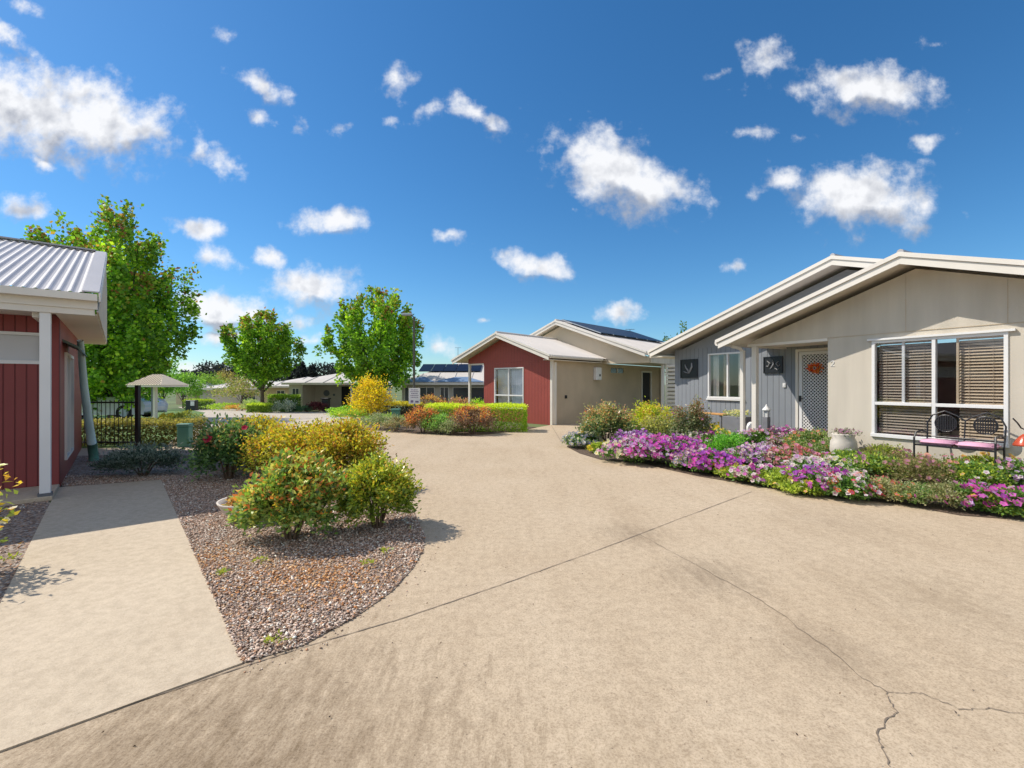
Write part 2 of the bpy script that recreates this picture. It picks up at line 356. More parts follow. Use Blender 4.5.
# ------------------------------------------------------------------ foliage helpers (numpy)
def leaves_mesh(name, P, size, cols, mat, parent=None, outward=None, up=.35, aspect=.5, fold=.12):
    """one small four cornered leaf per point"""
    n = len(P); P = np.asarray(P, float)
    a = rng.normal(size=(n, 3)); a[:, 2] = a[:, 2] * .7 + up
    if outward is not None: a += outward * .8
    a /= np.linalg.norm(a, axis=1, keepdims=True) + 1e-9
    r = rng.normal(size=(n, 3)); b = np.cross(a, r); b /= np.linalg.norm(b, axis=1, keepdims=True) + 1e-9
    c = np.cross(a, b)
    s = (np.asarray(size) * (.7 + .6 * rng.random(n)))[:, None]
    v0 = P; v2 = P + a * s; m = P + a * s * .45
    v1 = m + b * s * aspect * .5 + c * s * fold; v3 = m - b * s * aspect * .5 + c * s * fold
    V = np.stack([v0, v1, v2, v3], 1).reshape(-1, 3)
    me = bpy.data.meshes.new(name)
    me.vertices.add(4 * n); me.vertices.foreach_set('co', V.ravel().astype(np.float32))
    me.loops.add(4 * n); me.loops.foreach_set('vertex_index', np.arange(4 * n, dtype=np.int32))
    me.polygons.add(n); me.polygons.foreach_set('loop_start', np.arange(0, 4 * n, 4, dtype=np.int32))
    ca = me.color_attributes.new('Col', 'FLOAT_COLOR', 'POINT')
    if str(mat).startswith('leaf') and mat != 'leaf_far': cols = np.clip(cols * np.array([1.42, 1.38, 1.25]), 0, .85)
    CC = np.ones((n, 4, 4), np.float32); CC[:, :, :3] = cols[:, None, :]
    ca.data.foreach_set('color', CC.ravel()); me.update(calc_edges=True)
    return link(name, me, mat, parent)
def pick(pal, n, jitter=.18):
    pal = np.array(pal, float); w = rng.random(n); i = rng.integers(0, len(pal), n)
    c = pal[i] * (1 + (rng.random((n, 1)) - .5) * 2 * jitter); return np.clip(c, 0, 1)
def bush_points(rx, ry, h, n, lump=.22, clumps=70, cl=.13, z0=.04, boxy=0.0, seed=None):
    """leaf positions of a shrub: clumps on a lumpy ellipsoid shell plus a thinner filling"""
    ph = rng.random(clumps) * 2 * np.pi; ct = rng.random(clumps) * 1.35 - .35
    st = np.sqrt(np.clip(1 - np.clip(ct, -1, 1) ** 2, 0, 1))
    D = np.stack([st * np.cos(ph), st * np.sin(ph), ct], 1)
    rad = 1 - lump + rng.random(clumps) * lump * 1.3
    if boxy: 
        mxx = np.max(np.abs(D), axis=1); D = D * (1 - boxy) + D / mxx[:, None] * boxy
    Cc = D * rad[:, None]
    k = rng.integers(0, clumps, n); sh = rng.random(n) ** .5
    P = Cc[k] * (0.45 + .55 * sh[:, None]) + rng.normal(size=(n, 3)) * cl
    Q = np.empty((n, 3)); hh = h / 2
    Q[:, 0] = P[:, 0] * rx; Q[:, 1] = P[:, 1] * ry; Q[:, 2] = h * .43 + P[:, 2] * h * .54
    Q[:, 2] = np.where(Q[:, 2] < z0, z0 + rng.random(n) * h * .25, Q[:, 2])
    out = P / (np.linalg.norm(P, axis=1, keepdims=True) + 1e-9)
    return Q, out
def flower_mesh(name, P, size, cols, ctr, parent, tilt=.5):
    """cupped five petalled blossoms"""
    n = len(P); P = np.asarray(P, float); nn = rng.normal(size=(n, 3)) * tilt; nn[:, 2] += 1; nn[:, 1] -= .85
    nn /= np.linalg.norm(nn, axis=1, keepdims=True); t = np.cross(nn, rng.normal(size=(n, 3))); t /= np.linalg.norm(t, axis=1, keepdims=True); b = np.cross(nn, t)
    s = (np.asarray(size) * (.75 + .5 * rng.random(n)))[:, None]; K = 10; V = [P]
    for k in range(K):
        an = 2 * math.pi * k / K; r_ = 1.0 if k % 2 == 0 else .72
        V.append(P + (t * math.cos(an) + b * math.sin(an)) * s * r_ + nn * s * .28)
    V = np.stack(V, 1).reshape(-1, 3); fs = []
    base = np.arange(n) * (K + 1); tri = []
    for k in range(K): tri.append(np.stack([base, base + 1 + k, base + 1 + (k + 1) % K], 1))
    T = np.concatenate(tri).ravel().astype(np.int32)
    me = bpy.data.meshes.new(name); me.vertices.add(len(V)); me.vertices.foreach_set('co', V.ravel().astype(np.float32))
    me.loops.add(len(T)); me.loops.foreach_set('vertex_index', T); me.polygons.add(len(T) // 3); me.polygons.foreach_set('loop_start', np.arange(0, len(T), 3, dtype=np.int32))
    ca = me.color_attributes.new('Col', 'FLOAT_COLOR', 'POINT'); CC = np.ones((n, K + 1, 4), np.float32); CC[:, :, :3] = cols[:, None, :]; CC[:, 0, :3] = ctr
    ca.data.foreach_set('color', CC.ravel()); me.update(calc_edges=True)
    return link(name, me, 'petal', parent)
def shrub(name, label, x, y, rx, ry, h, n, ls, low, top, topz=.62, mat='leaf', stems=7, flowers=None, group=None, cat='shrub', rz=0, clumps=70, cl=.13, lump=.22, boxy=0, z=None, up=.35, topfrac=.75, aspect=.5):
    z = tz(x, y) if z is None else z
    if name in ('photinia_bush', 'golden_shrub', 'golden_hedge_bush', 'rose_bush', 'bed_bush'): n = int(n * 1.7); ls *= .95
    t = thing(name, label, cat, (x, y, z), rz, group)
    P, O = bush_points(rx, ry, h, n, lump, clumps, cl, boxy=boxy)
    hz = P[:, 2] / h + rng.normal(size=n) * .12
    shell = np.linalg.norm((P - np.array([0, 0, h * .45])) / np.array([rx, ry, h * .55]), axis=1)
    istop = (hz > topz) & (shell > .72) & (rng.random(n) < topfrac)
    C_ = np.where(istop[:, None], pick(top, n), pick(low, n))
    leaves_mesh('foliage', P, ls, C_, mat, t, O, up, aspect)
    if stems:
        m = MB()
        for i in range(stems):
            a = 2 * math.pi * (i + random.random() * .6) / stems; q = random.uniform(.35, .75)
            m.tube([(0.04 * math.cos(a), .04 * math.sin(a), 0), (rx * q * .45 * math.cos(a), ry * q * .45 * math.sin(a), h * .35), (rx * q * math.cos(a), ry * q * math.sin(a), h * random.uniform(.65, .85))], [.014, .01, .004], 5)
        m.build('stem', 'twig', t)
    if flowers:
        fn, fs_, fc, cc = flowers
        idx = np.where((O[:, 2] > -.1) & (shell > .8))[0]
        if len(idx) < fn: idx = np.arange(n)
        idx = rng.choice(idx, fn)
        flower_mesh('blossom', P[idx] + O[idx] * .045, fs_, pick(fc, fn, .12), cc, t)
    return t

# ------------------------------------------------------------------ THE SETTING
sheet('ground', [(-900, -40), (900, -40), (900, 1500), (-900, 1500)], -.004, 'far_land')
drive_poly = [(-2.6, -6), (14, -6), (14, 2.0), (9, 4), (6.2, 6), (4.3, 8), (3, 11), (3.6, 13.6), (5.1, 15.5), (4.5, 18.5), (8, 24), (3, 26), (1.42, 16.8), (0.9, 15.9), (.2, 14.6),
              (-1.2, 13.35), (-3.1, 14.2), (-5.0, 15.8), (-6.9, 20.5), (-9.3, 26.5), (-17, 35), (-30, 49), (-37, 55), (-40, 55), (-33, 47), (-22, 33), (-14, 20.5), (-9.6, 13.2), (-8.2, 10.75), (-7.4, 9.4), (-3, 4), (-4.2, 1.6)]
sheet('driveway', drive_poly, .004, 'drive_concrete')
sheet('far_road', [(-9.0, 12.6), (-5.9, 17.5), (-6.9, 20.5), (-9.3, 26.5), (-17, 35), (-30, 49), (-37, 55), (-40, 55), (-33, 47), (-22, 33), (-14, 20.5)], .009, 'far_concrete')
sheet('side_drive', [(-9.3, 26.5), (-12.5, 35.6), (-17.8, 35.9), (-17, 35)], .012, 'far_concrete')
# gravel island between the footpath and the drive
isl = [(-1.44, 2.46), (-1.19, 2.63), (-1.0, 2.95), (-.86, 3.32), (-.80, 3.74), (-.80, 4.16), (-.85, 4.51), (-.94, 4.76), (-1.25, 5.7), (-1.9, 7.2), (-2.9, 8.7), (-4.1, 9.75), (-5.6, 10.35), (-7.3, 10.3), (-8.6, 9.75), (-10.5, 9.3), (-8.6, 8.0), (-6.6, 6.75), (-5.64, 7.4)]
isl_o = sheet('gravel_bed', isl[:-1] + [(-6.1, 6.2), (-5.7, 6.3), (-2.0, 2.0)], .0085, 'mulch')
bed_left = [(-10, 9), (-6.4, 6.3), (-5.6, 5.6), (-2.0, 1.5), (-3.2, -1), (-12, -1), (-14, 8)]
sheet('side_bed', bed_left, .006, 'mulch')
sheet('cross_path', [(-12, 10.55), (-7.6, 10.72), (-7.4, 9.95), (-8.6, 9.55), (-12, 9.2)], .016, 'path_concrete')
sheet('lawn', [(-16, 10.75), (-8.2, 10.8), (-9.6, 13.2), (-14, 20.5), (-22, 33), (-33, 47), (-60, 60), (-60, 12)], .006, 'grass')
garden = [(1.30, 10.95), (1.45, 9.9), (1.74, 9.08), (2.05, 8.85), (2.43, 8.73), (2.68, 8.1), (3.03, 7.42), (3.61, 6.7), (4.22, 6.11), (4.81, 5.7), (5.09, 5.23), (5.61, 5.04), (7.3, 3.9), (9.5, 4.4), (8.2, 6.2), (6.3, 9.3), (7.3, 10.2), (5.2, 14.2), (3.9, 14.3), (2.6, 13.6), (1.6, 12.1)]
sheet('garden_bed', garden, .010, 'soil')
sheet('front_garden', [(.15, 14.5), (-1.2, 13.2), (-3.1, 14.0), (-5.2, 15.4), (-7.2, 20.5), (-9.5, 26.6), (-12, 34), (2, 34), (-2.3, 20.8), (-1.6, 17.6), (.85, 15.95)], .010, 'soil')
# footpath slab with real edge
def slab(name, poly, z0, z1, mat, bev=.006):
    m = MB(); m.prism([(x, y, z0) for x, y in poly], (0, 0, z1 - z0)); o = m.build(name, mat, bevel=bev); o['kind'] = 'structure'; return o
slab('footpath', [(-1.44, 2.46), (-5.46, 7.15), (-6.52, 6.63), (-5.72, 5.68), (-3.45, 3.1), (-1.3, .42), (-.6, .9)][0:3] + [(-5.70, 5.67), (-3.45, 3.1), (-2.24, 1.72)], -.05, .0125, 'path_concrete', .003)
# joints and cracks in the concrete: thin dark ribbons lying in it
def ribbon(name, pts, w, mat, z=.0075, jit=.0, sub=6):
    P = []
    for i in range(len(pts) - 1):
        a = Vector(pts[i]); b = Vector(pts[i + 1])
        for k in range(sub):
            q = a.lerp(b, k / sub); P.append(q + Vector((random.uniform(-jit, jit), random.uniform(-jit, jit))))
    P.append(Vector(pts[-1])); vs = []; fs = []
    for i, p in enumerate(P):
        d = (P[min(i + 1, len(P) - 1)] - P[max(i - 1, 0)]).normalized(); nrm = Vector((-d.y, d.x)); ww = w * (random.uniform(.4, 1.3) if jit else random.uniform(.85, 1.1)) / 2
        vs += [(p.x + nrm.x * ww, p.y + nrm.y * ww, z), (p.x - nrm.x * ww, p.y - nrm.y * ww, z)]
    for i in range(len(P) - 1): fs.append((2 * i, 2 * i + 2, 2 * i + 3, 2 * i + 1)[::-1])
    m = MB(); m.add(vs, fs); o = m.build(name, mat); o['kind'] = 'structure'; return o
g2 = lambda px, py: tuple(G(px, py)[:2])
ribbon('control_joint', [g2(752, 492), g2(675, 521), g2(600, 550), g2(500, 586), g2(400, 620), g2(304, 648), g2(246, 667), g2(150, 699), g2(0, 751)], .008, 'joint', jit=.002, sub=14)
ribbon('crack', [g2(695, 565), g2(720, 579), g2(755, 598), g2(786, 617), g2(800, 630), g2(826, 648), g2(857, 675), g2(886, 693), g2(889, 703), g2(896, 712), g2(886, 722), g2(877, 739), g2(882, 752), g2(890, 768)], .0055, 'crack', jit=.009, sub=5)
ribbon('crack', [g2(886, 693), g2(905, 694), g2(923, 695), g2(940, 702), g2(960, 711), g2(990, 710), g2(1022, 715), g2(1060, 722)], .0038, 'crack', jit=.007, sub=6)
ribbon('crack', [g2(640, 535), g2(667, 550), g2(695, 565)], .004, 'crack', jit=.006, sub=6)
ribbon('control_joint', [g2(551, 425), g2(560, 440), g2(570, 446)], .012, 'joint')

# loose stones on the gravel beds (nobody could count them)
def inpoly(X, Y, poly):
    r_ = np.zeros(len(X), bool); j = len(poly) - 1
    for i in range(len(poly)):
        xi, yi = poly[i]; xj, yj = poly[j]
        c = ((yi > Y) != (yj > Y)) & (X < (xj - xi) * (Y - yi) / (yj - yi + 1e-12) + xi); r_ ^= c; j = i
    return r_
def stones(name, poly, n, smin, smax, excl=None, z=.014, ylim=7.5):
    xs = [p[0] for p in poly]; ys = [p[1] for p in poly]
    Y = min(ys) + (min(max(ys), ylim) - min(ys)) * rng.random(n * 4) ** 1.5; X = min(xs) + (max(xs) - min(xs)) * rng.random(n * 4)
    ok = inpoly(X, Y, poly)
    if excl: ok &= ~inpoly(X, Y, excl)
    X = X[ok][:n]; Y = Y[ok][:n]; n = len(X)
    s = smin + (smax - smin) * rng.random(n) ** 2.2
    base = np.array([(1,0,0),(-.5,.87,0),(-.5,-.87,0),(.1,0,.75),(0,.1,-.75)], float)
    base = np.array([(1,0,.1),(.1,.9,-.1),(-1,.1,0),(-.1,-.8,.1),(.1,0,.7),(0,0,-.6)], float)
    an = rng.random(n) * 6.28; ca, sa = np.cos(an), np.sin(an); st = .5 + .8 * rng.random(n); hh = .35 + .5 * rng.random(n); tl = rng.normal(size=n) * .4
    V = np.repeat(base[None], n, 0) + rng.normal(size=(n, 6, 3)) * .12
    V[:, :, 1] *= st[:, None]; V[:, :, 2] *= hh[:, None]; V[:, :, 2] += V[:, :, 0] * tl[:, None]
    x = V[:, :, 0] * ca[:, None] - V[:, :, 1] * sa[:, None]; y = V[:, :, 0] * sa[:, None] + V[:, :, 1] * ca[:, None]
    V = np.stack([x * s[:, None] + X[:, None], y * s[:, None] + Y[:, None], V[:, :, 2] * s[:, None] + z + s[:, None] * .3 * rng.random((n, 1))], 2).reshape(-1, 3)
    tri = np.array([(0,1,4),(1,2,4),(2,3,4),(3,0,4),(1,0,5),(2,1,5),(3,2,5),(0,3,5)])
    T = (tri[None] + (np.arange(n) * 6)[:, None, None]).ravel().astype(np.int32)
    me = bpy.data.meshes.new(name); me.vertices.add(len(V)); me.vertices.foreach_set('co', V.ravel().astype(np.float32))
    me.loops.add(len(T)); me.loops.foreach_set('vertex_index', T); me.polygons.add(len(T) // 3); me.polygons.foreach_set('loop_start', np.arange(0, len(T), 3, dtype=np.int32))
    pal = [(.40,.31,.25),(.28,.20,.15),(.52,.44,.38),(.66,.58,.51),(.18,.12,.09),(.44,.33,.27),(.36,.27,.22),(.48,.37,.30),(.36,.20,.12),(.42,.30,.24)]
    c = pick(pal, n, .2)
    # a rusty drift of old bark in the middle of the bed
    ru = .75 * np.exp(-(((X + 1.55) / .55) ** 2 + ((Y - 3.55) / .38) ** 2)) + .6 * np.exp(-(((X + 2.6) / .25) ** 2 + ((Y - 3.9) / .3) ** 2))
    rmask = rng.random(n) < ru * .9; c[rmask] = pick([(.42,.20,.08),(.50,.27,.11),(.34,.15,.06),(.55,.36,.2)], int(rmask.sum()), .2)
    CC = np.ones((n, 6, 4), np.float32); CC[:, :, :3] = c[:, None, :]
    CC[:, :, :3] = np.clip(CC[:, :, :3] * np.array([1.36, 1.34, 1.30]), 0, .88)
    at_ = me.color_attributes.new('Col', 'FLOAT_COLOR', 'POINT'); at_.data.foreach_set('color', CC.ravel()); me.update(calc_edges=True)
    o = link(name, me, 'stone'); o['kind'] = 'stuff'; tag(o, 'loose brown, grey and rusty chips covering the gravel bed', 'gravel'); return o
path_poly = [(-1.44, 2.45), (-5.46, 7.17), (-6.56, 6.66), (-5.72, 5.66), (-3.46, 3.1), (-2.24, 1.7)]
stones('gravel', isl[:-1] + [(-6.1, 6.2), (-5.7, 6.3), (-2.0, 2.0)], 80000, .005, .016, path_poly)
edge_ = [(-1.40, 2.36), (-1.1, 2.5), (-.88, 2.85), (-.72, 3.3), (-.66, 3.8), (-.66, 4.2), (-.72, 4.6), (-.82, 4.9), (-1.0, 5.5)]
str_ = stones('gravel', edge_ + [(-1.05, 5.2), (-.94, 4.76), (-.80, 4.16), (-.80, 3.74), (-.86, 3.32), (-1.0, 2.95), (-1.19, 2.63), (-1.44, 2.46)], 170, .004, .010, None, .006); str_['label'] = 'stray chips spilled from the gravel bed onto the edge of the drive'
o_ = stones('gravel', bed_left, 12000, .006, .022, path_poly, ylim=7); o_['label'] = 'loose brown and grey chips beside the red wall left of the footpath'

# ------------------------------------------------------------------ building helpers
def wall_cells(m, x0, x1, z0, z1, y0, y1, openings, axis='x'):
    """solid wall with rectangular holes; openings = (a0,a1,b0,b1); axis x: wall runs along x with thickness y0..y1"""
    xs = sorted({x0, x1} | {o[0] for o in openings} | {o[1] for o in openings}); zs = sorted({z0, z1} | {o[2] for o in openings} | {o[3] for o in openings})
    xs = [v for v in xs if x0 <= v <= x1]; zs = [v for v in zs if z0 <= v <= z1]
    for i in range(len(xs) - 1):
        run = None
        for k in range(len(zs) - 1):
            cx = (xs[i] + xs[i + 1]) / 2; cz = (zs[k] + zs[k + 1]) / 2
            hole = any(o[0] < cx < o[1] and o[2] < cz < o[3] for o in openings)
            if not hole: run = (run[0], zs[k + 1]) if run else (zs[k], zs[k + 1])
            if (hole or k == len(zs) - 2) and run:
                if axis == 'x': m.box(xs[i], xs[i + 1], y0, y1, run[0], run[1])
                else: m.box(y0, y1, xs[i], xs[i + 1], run[0], run[1])
                run = None
    return m
def weld(o):
    bm = bmesh.new(); bm.from_mesh(o.data); bmesh.ops.remove_doubles(bm, verts=bm.verts, dist=1e-4)
    # drop the faces shared by two butted cells
    seen = {}
    for f in bm.faces:
        k = tuple(sorted(v.index for v in f.verts)); seen.setdefault(k, []).append(f)
    kill = [f for fs in seen.values() if len(fs) > 1 for f in fs]
    bmesh.ops.delete(bm, geom=kill, context='FACES'); bm.to_mesh(o.data); bm.free(); return o
def corrugated(m, o, e, s, pitch=.1, amp=.011, seg=6):
    """sheet from corner o along eave vector e, up slope vector s; real waves"""
    o, e, s = Vector(o), Vector(e), Vector(s); n = max(2, int(e.length / pitch * seg)); nn = e.cross(s).normalized()
    if nn.z < 0: nn = -nn
    vs = []; fs = []
    for i in range(n + 1):
        t = i / n; w = math.sin(t * e.length / pitch * 2 * math.pi); w = max(-.6, w) * amp
        p = o + e * t + nn * w; vs += [tuple(p), tuple(p + s)]
    for i in range(n): fs.append((2 * i, 2 * i + 2, 2 * i + 3, 2 * i + 1))
    m.add(vs, fs); return m
def window(parent, x0, x1, z0, z1, y, fw=.045, mull=(), trans=(), glass='glass', fmat='white', depth=.07, name='window'):
    """frame standing 2 cm proud of a wall whose outer face is at y (outside is -y)"""
    f = MB(); ya, yb = y - .02, y + depth
    f.box(x0, x1, ya, yb, z1 - fw, z1); f.box(x0 - .01, x1 + .01, ya - .02, yb, z0 - .01, z0 + fw)
    f.box(x0, x0 + fw, ya, yb, z0 + fw, z1 - fw); f.box(x1 - fw, x1, ya, yb, z0 + fw, z1 - fw)
    segs = [x0 + fw] + [v for q in mull for v in (q - fw / 2, q + fw / 2)] + [x1 - fw]
    for q in mull: f.box(q - fw / 2, q + fw / 2, ya + .004, yb, z0 + fw, z1 - fw)
    for q in trans:
        for i in range(0, len(segs), 2): f.box(segs[i], segs[i + 1], ya + .002, yb, q - fw * .55, q + fw * .55)
    w = f.build(name, fmat, parent, bevel=.003)
    g = MB(); g.box(x0 + fw * .5, x1 - fw * .5, y + .018, y + .024, z0 + fw * .5, z1 - fw * .5); g.build('pane', glass, w)
    return w
def blinds(parent, x0, x1, z0, z1, y, mat='blind_beige', step=.05, tilt=.8):
    m = MB(); z = z1 - .03
    while z > z0 + .02:
        h = .025 * math.sin(tilt); d = .025 * math.cos(tilt)
        m.prism([(x0, y - d, z - h), (x0, y + d, z + h), (x0, y + d, z + h + .002), (x0, y - d, z - h + .002)], (x1 - x0, 0, 0)); z -= step
    for q in (x0 + .12, x1 - .12): m.box(q - .002, q + .002, y - .022, y - .019, z0, z1)
    m.box(x0, x1, y - .02, y + .02, z1 - .028, z1)
    return m.build('blind', mat, parent)
def curtain(parent, x0, x1, z0, z1, y, mat='curtain', waves=8, amp=.02):
    n = waves * 8; vs = []; fs = []
    for i in range(n + 1):
        x = x0 + (x1 - x0) * i / n; yy = y + amp * math.sin(i / 8 * 2 * math.pi) + random.uniform(-.002, .002)
        vs += [(x, yy, z0), (x, yy, z1)]
    for i in range(n): fs.append((2 * i, 2 * i + 2, 2 * i + 3, 2 * i + 1))
    m = MB(); m.add(vs, fs); return m.build('curtain', mat, parent, smooth=True)
def gable_barge(parent, xa, za, xl, zl, xr, zr, y, thick=.03, depth=.125, cap=.075, mat='cream'):
    """white barge boards and capping of a gable front; y = front plane"""
    m = MB()
    for (x1, z1) in ((xl, zl), (xr, zr)):
        m.prism([(xa, y, za - cap), (x1, y, z1 - cap), (x1, y, z1 - cap - depth), (xa, y, za - cap - depth)], (0, thick, 0))
    m.build('barge_board', mat, parent)
    c = MB()
    for (x1, z1) in ((xl, zl), (xr, zr)):
        sgn = 1 if x1 > xa else -1
        c.prism([(xa, y - .025, za), (x1 + sgn * .06, y - .025, z1 - sgn * .06 * (z1 - za) / (xa - x1) * -1 if False else z1), (x1 + sgn * .06, y - .025, z1 - cap), (xa, y - .025, za - cap - .0)], (0, .10, 0))
    c.build('barge_capping', 'cream', parent)
def roof_pair(parent, xa, za, xl, zl, xr, zr, y0, y1, mat='roof_metal', corr=True, under='soffit'):
    m = MB()
    for (x1, z1) in ((xl, zl), (xr, zr)):
        if corr: corrugated(m, (x1, y0, z1), (0, y1 - y0, 0), (xa - x1, 0, za - z1))
        else: m.add([(x1, y0, z1), (x1, y1, z1), (xa, y1, za), (xa, y0, za)], [(0, 1, 2, 3)])
    r_ = m.build('roof', mat, parent)
    m = MB(); m.tube([(xa, y0, za + .012), (xa, y1, za + .012)], .05, 8)
    m.build('ridge_cap', mat, r_)
    u = MB()
    for (x1, z1) in ((xl, zl), (xr, zr)):
        u.prism([(xa, y0 + .04, za - .06), (x1, y0 + .04, z1 - .06), (x1, y0 + .04, z1 - .075), (xa, y0 + .04, za - .075)], (0, y1 - y0 - .08, 0))
    u.build('lining', under, parent)
    return r_
def gutter(parent, x, y0, y1, z, side, mat='cream'):
    """quad gutter running along y at the eave x; side = +1 if it hangs on the +x side"""
    m = MB(); s = side
    m.prism([(x, y0, z), (x + s * .11, y0, z), (x + s * .11, y0, z - .05), (x + s * .08, y0, z - .10), (x, y0, z - .11)], (0, y1 - y0, 0))
    return m.build('gutter', mat, parent)

# ------------------------------------------------------------------ RIGHT HOUSE (grey and beige cottage)
hr = thing('cottage', 'grey and beige gabled cottage behind the flower garden on the right', 'house', (6.33, 9.22, 0), R(-61.285))
T = .12
m = MB(); wall_cells(m, 0, 4.55, 0, 2.42, 0, T, [(.77, 2.53, .55, 2.29)])
m.box(0, T, T, 1.35, 0, 2.42)
weld(m.build('beige_wall', 'beige', hr))
m = MB()
GA = (1.41, 3.71 - .26); sl = .339
def gz(x, xa, za, s): return za - s * abs(x - xa)
for (a, b) in ((-1.72, 1.27), (1.273, 2.53), (2.533, 4.55)):
    pts = [(a, 0, 2.423), (b, 0, 2.423), (b, 0, gz(b, 1.41, 3.50, sl))]
    if a < 1.41 < b: pts.append((1.41, 0, 3.50))
    pts.append((a, 0, gz(a, 1.41, 3.50, sl)))
    m.prism([(p[0], -.006, p[2]) for p in pts], (0, .10, 0))
m.build('gable_infill', 'beige', hr)
m = MB(); 
for x in (1.2715, 2.5315): m.box(x - .005, x + .005, -.008, -.002, 2.43, 3.0)
m.box(-1.72, 4.5, -.009, -.002, 2.418, 2.428); m.build('panel_joint', 'taupe', hr)
m = MB(); m.box(-1.72, 0, -.02, .10, 2.36, 2.42); m.box(-1.72, -1.62, .10, 1.35, 2.36, 2.46); m.build('porch_beam', 'cream', hr)
m = MB(); m.box(-1.62, 0, .10, 1.35, 2.40, 2.415); m.build('porch_ceiling', 'soffit', hr)
m = MB(); m.box(-1.60, -1.49, -.05, .06, .1, 2.36); m.build('porch_post', 'cream', hr, bevel=.006)
m = MB(); m.box(-1.84, -1.76, -.12, -.04, .05, 2.28); m.tube([(-1.80, -.08, 2.26), (-1.82, -.15, 2.33), (-1.9, -.35, 2.38)], .038, 8); m.build('downpipe', 'cream', hr)
# grey wing
m = MB(); wall_cells(m, -5.08, 0, 0, 2.55, 1.35, 1.35 + T, [(-3.86, -2.76, 1.11, 2.36), (-1.36, -.56, .12, 2.30)])
weld(m.build('grey_wall', 'grey_board', hr))
m = MB(); m.prism([(-5.08, 1.352, 2.553), (4.5, 1.352, 2.553), (4.5, 1.352, gz(4.5, -.3, 4.02, .325)), (-.3, 1.352, 4.02), (-5.08, 1.352, gz(-5.08, -.3, 4.02, .325))], (0, .1, 0))
m.build('grey_gable', 'grey_wall', hr)
m = MB(); m.box(-5.08, -4.96, 1.35 + T, 11, 0, 2.55); m.build('side_wall', 'beige', hr)
m = MB(); m.box(-4.96, 4.55, 10.9, 11, 0, 2.4); m.box(4.43, 4.55, T, 10.9, 0, 2.4); m.build('rear_wall', 'beige', hr)
m = MB(); m.box(-4.9, 4.4, 1.5, 10.8, .02, .10); m.box(.12, 4.4, .14, 1.5, .02, .10); m.build('floor_inside', 'carpet', hr)
m = MB(); m.box(-4.9, 4.4, 4.6, 4.68, .1, 2.5); m.build('room_wall', 'curtain', hr)
m = MB(); m.box(-4.9, 4.4, T + .02, 4.6, 2.46, 2.5); m.build('ceiling_inside', 'cream', hr) if False else None
m = MB(); m.box(-1.9, 0, -.25, 1.35, .0, .11); m.build('porch_slab', 'path_concrete', hr, bevel=.01)
gable_barge(hr, 1.41, 3.71, -2.07, 2.53, 4.89, 2.53, -.60)
roof_pair(hr, 1.41, 3.70, -2.07, 2.52, 4.89, 2.52, -.58, 3.2)
gable_barge(hr, -.3, 4.25, -5.55, 2.545, 4.95, 2.545, .75)
roof_pair(hr, -.3, 4.24, -5.55, 2.535, 4.95, 2.535, .77, 11.4)
gutter(hr, -5.55, .78, 11.4, 2.52, -1); gutter(hr, -2.07, -.57, 1.3, 2.50, -1)
m = MB(); m.box(-5.6, -5.08, .80, 11, 2.33, 2.35); m.build('eave_lining', 'soffit', hr)
m = MB(); m.lathe([(.05, 0), (.05, .12), (.11, .13), (.11, .17), (.02, .2)], 12, (1.02, 3.0, 3.93)); m.build('roof_vent', 'black_metal', hr)
# big window with venetian blinds
w = window(hr, .76, 2.54, .54, 2.30, 0, mull=(1.655,), trans=(1.145,), fw=.05)
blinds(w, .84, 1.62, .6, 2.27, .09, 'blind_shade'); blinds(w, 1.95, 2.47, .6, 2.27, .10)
m = MB(); m.box(1.20, 1.24, .03, .06, 1.17, 2.25); m.build('sash_bar', 'white', w)
m = MB(); m.box(1.93, 1.96, .03, .06, 1.17, 2.25); m.build('sash_bar', 'blind_beige', w)
m = MB(); m.box(.70, 2.62, -.05, 0, 2.30, 2.335); m.build('window_hood', 'white', w)
# small window with curtains
w = window(hr, -3.87, -2.75, 1.10, 2.37, 1.35, mull=(-3.24,), fw=.045)
curtain(w, -3.82, -3.62, 1.15, 2.32, 1.50, 'curtain', 3); curtain(w, -3.02, -2.80, 1.15, 2.32, 1.50, 'curtain', 3); curtain(w, -3.52, -3.32, 1.15, 2.32, 1.55, 'curtain_brown', 3)
m = MB(); m.box(-3.9, -2.72, 1.30, 1.35, 1.05, 1.085); m.build('sill', 'white', w)
# security door
m = MB(); m.box(-1.39, -1.33, 1.32, 1.42, .12, 2.33); m.box(-.56, -.50, 1.32, 1.42, .12, 2.33); m.box(-1.33, -.56, 1.32, 1.42, 2.27, 2.33)
dfr = m.build('door_frame', 'cream', hr)
m = MB(); m.box(-1.325, -1.245, 1.34, 1.375, .125, 2.265); m.box(-.645, -.565, 1.34, 1.375, .125, 2.265); m.box(-1.245, -.645, 1.34, 1.375, 2.19, 2.265); m.box(-1.245, -.645, 1.34, 1.375, .125, .24)
door = m.build('security_door', 'white', hr, bevel=.003)
m = MB(); xa, xb, za, zb = -1.245, -.645, .24, 2.19; st = .078
def clipseg(c, s):   # line x + s*z = c clipped to the panel
    pts = []
    for x in (xa, xb):
        z = (c - x) * s
        if za <= z <= zb: pts.append((x, z))
    for z in (za, zb):
        x = c - z * s
        if xa < x < xb: pts.append((x, z))
    return pts[:2] if len(pts) >= 2 else None
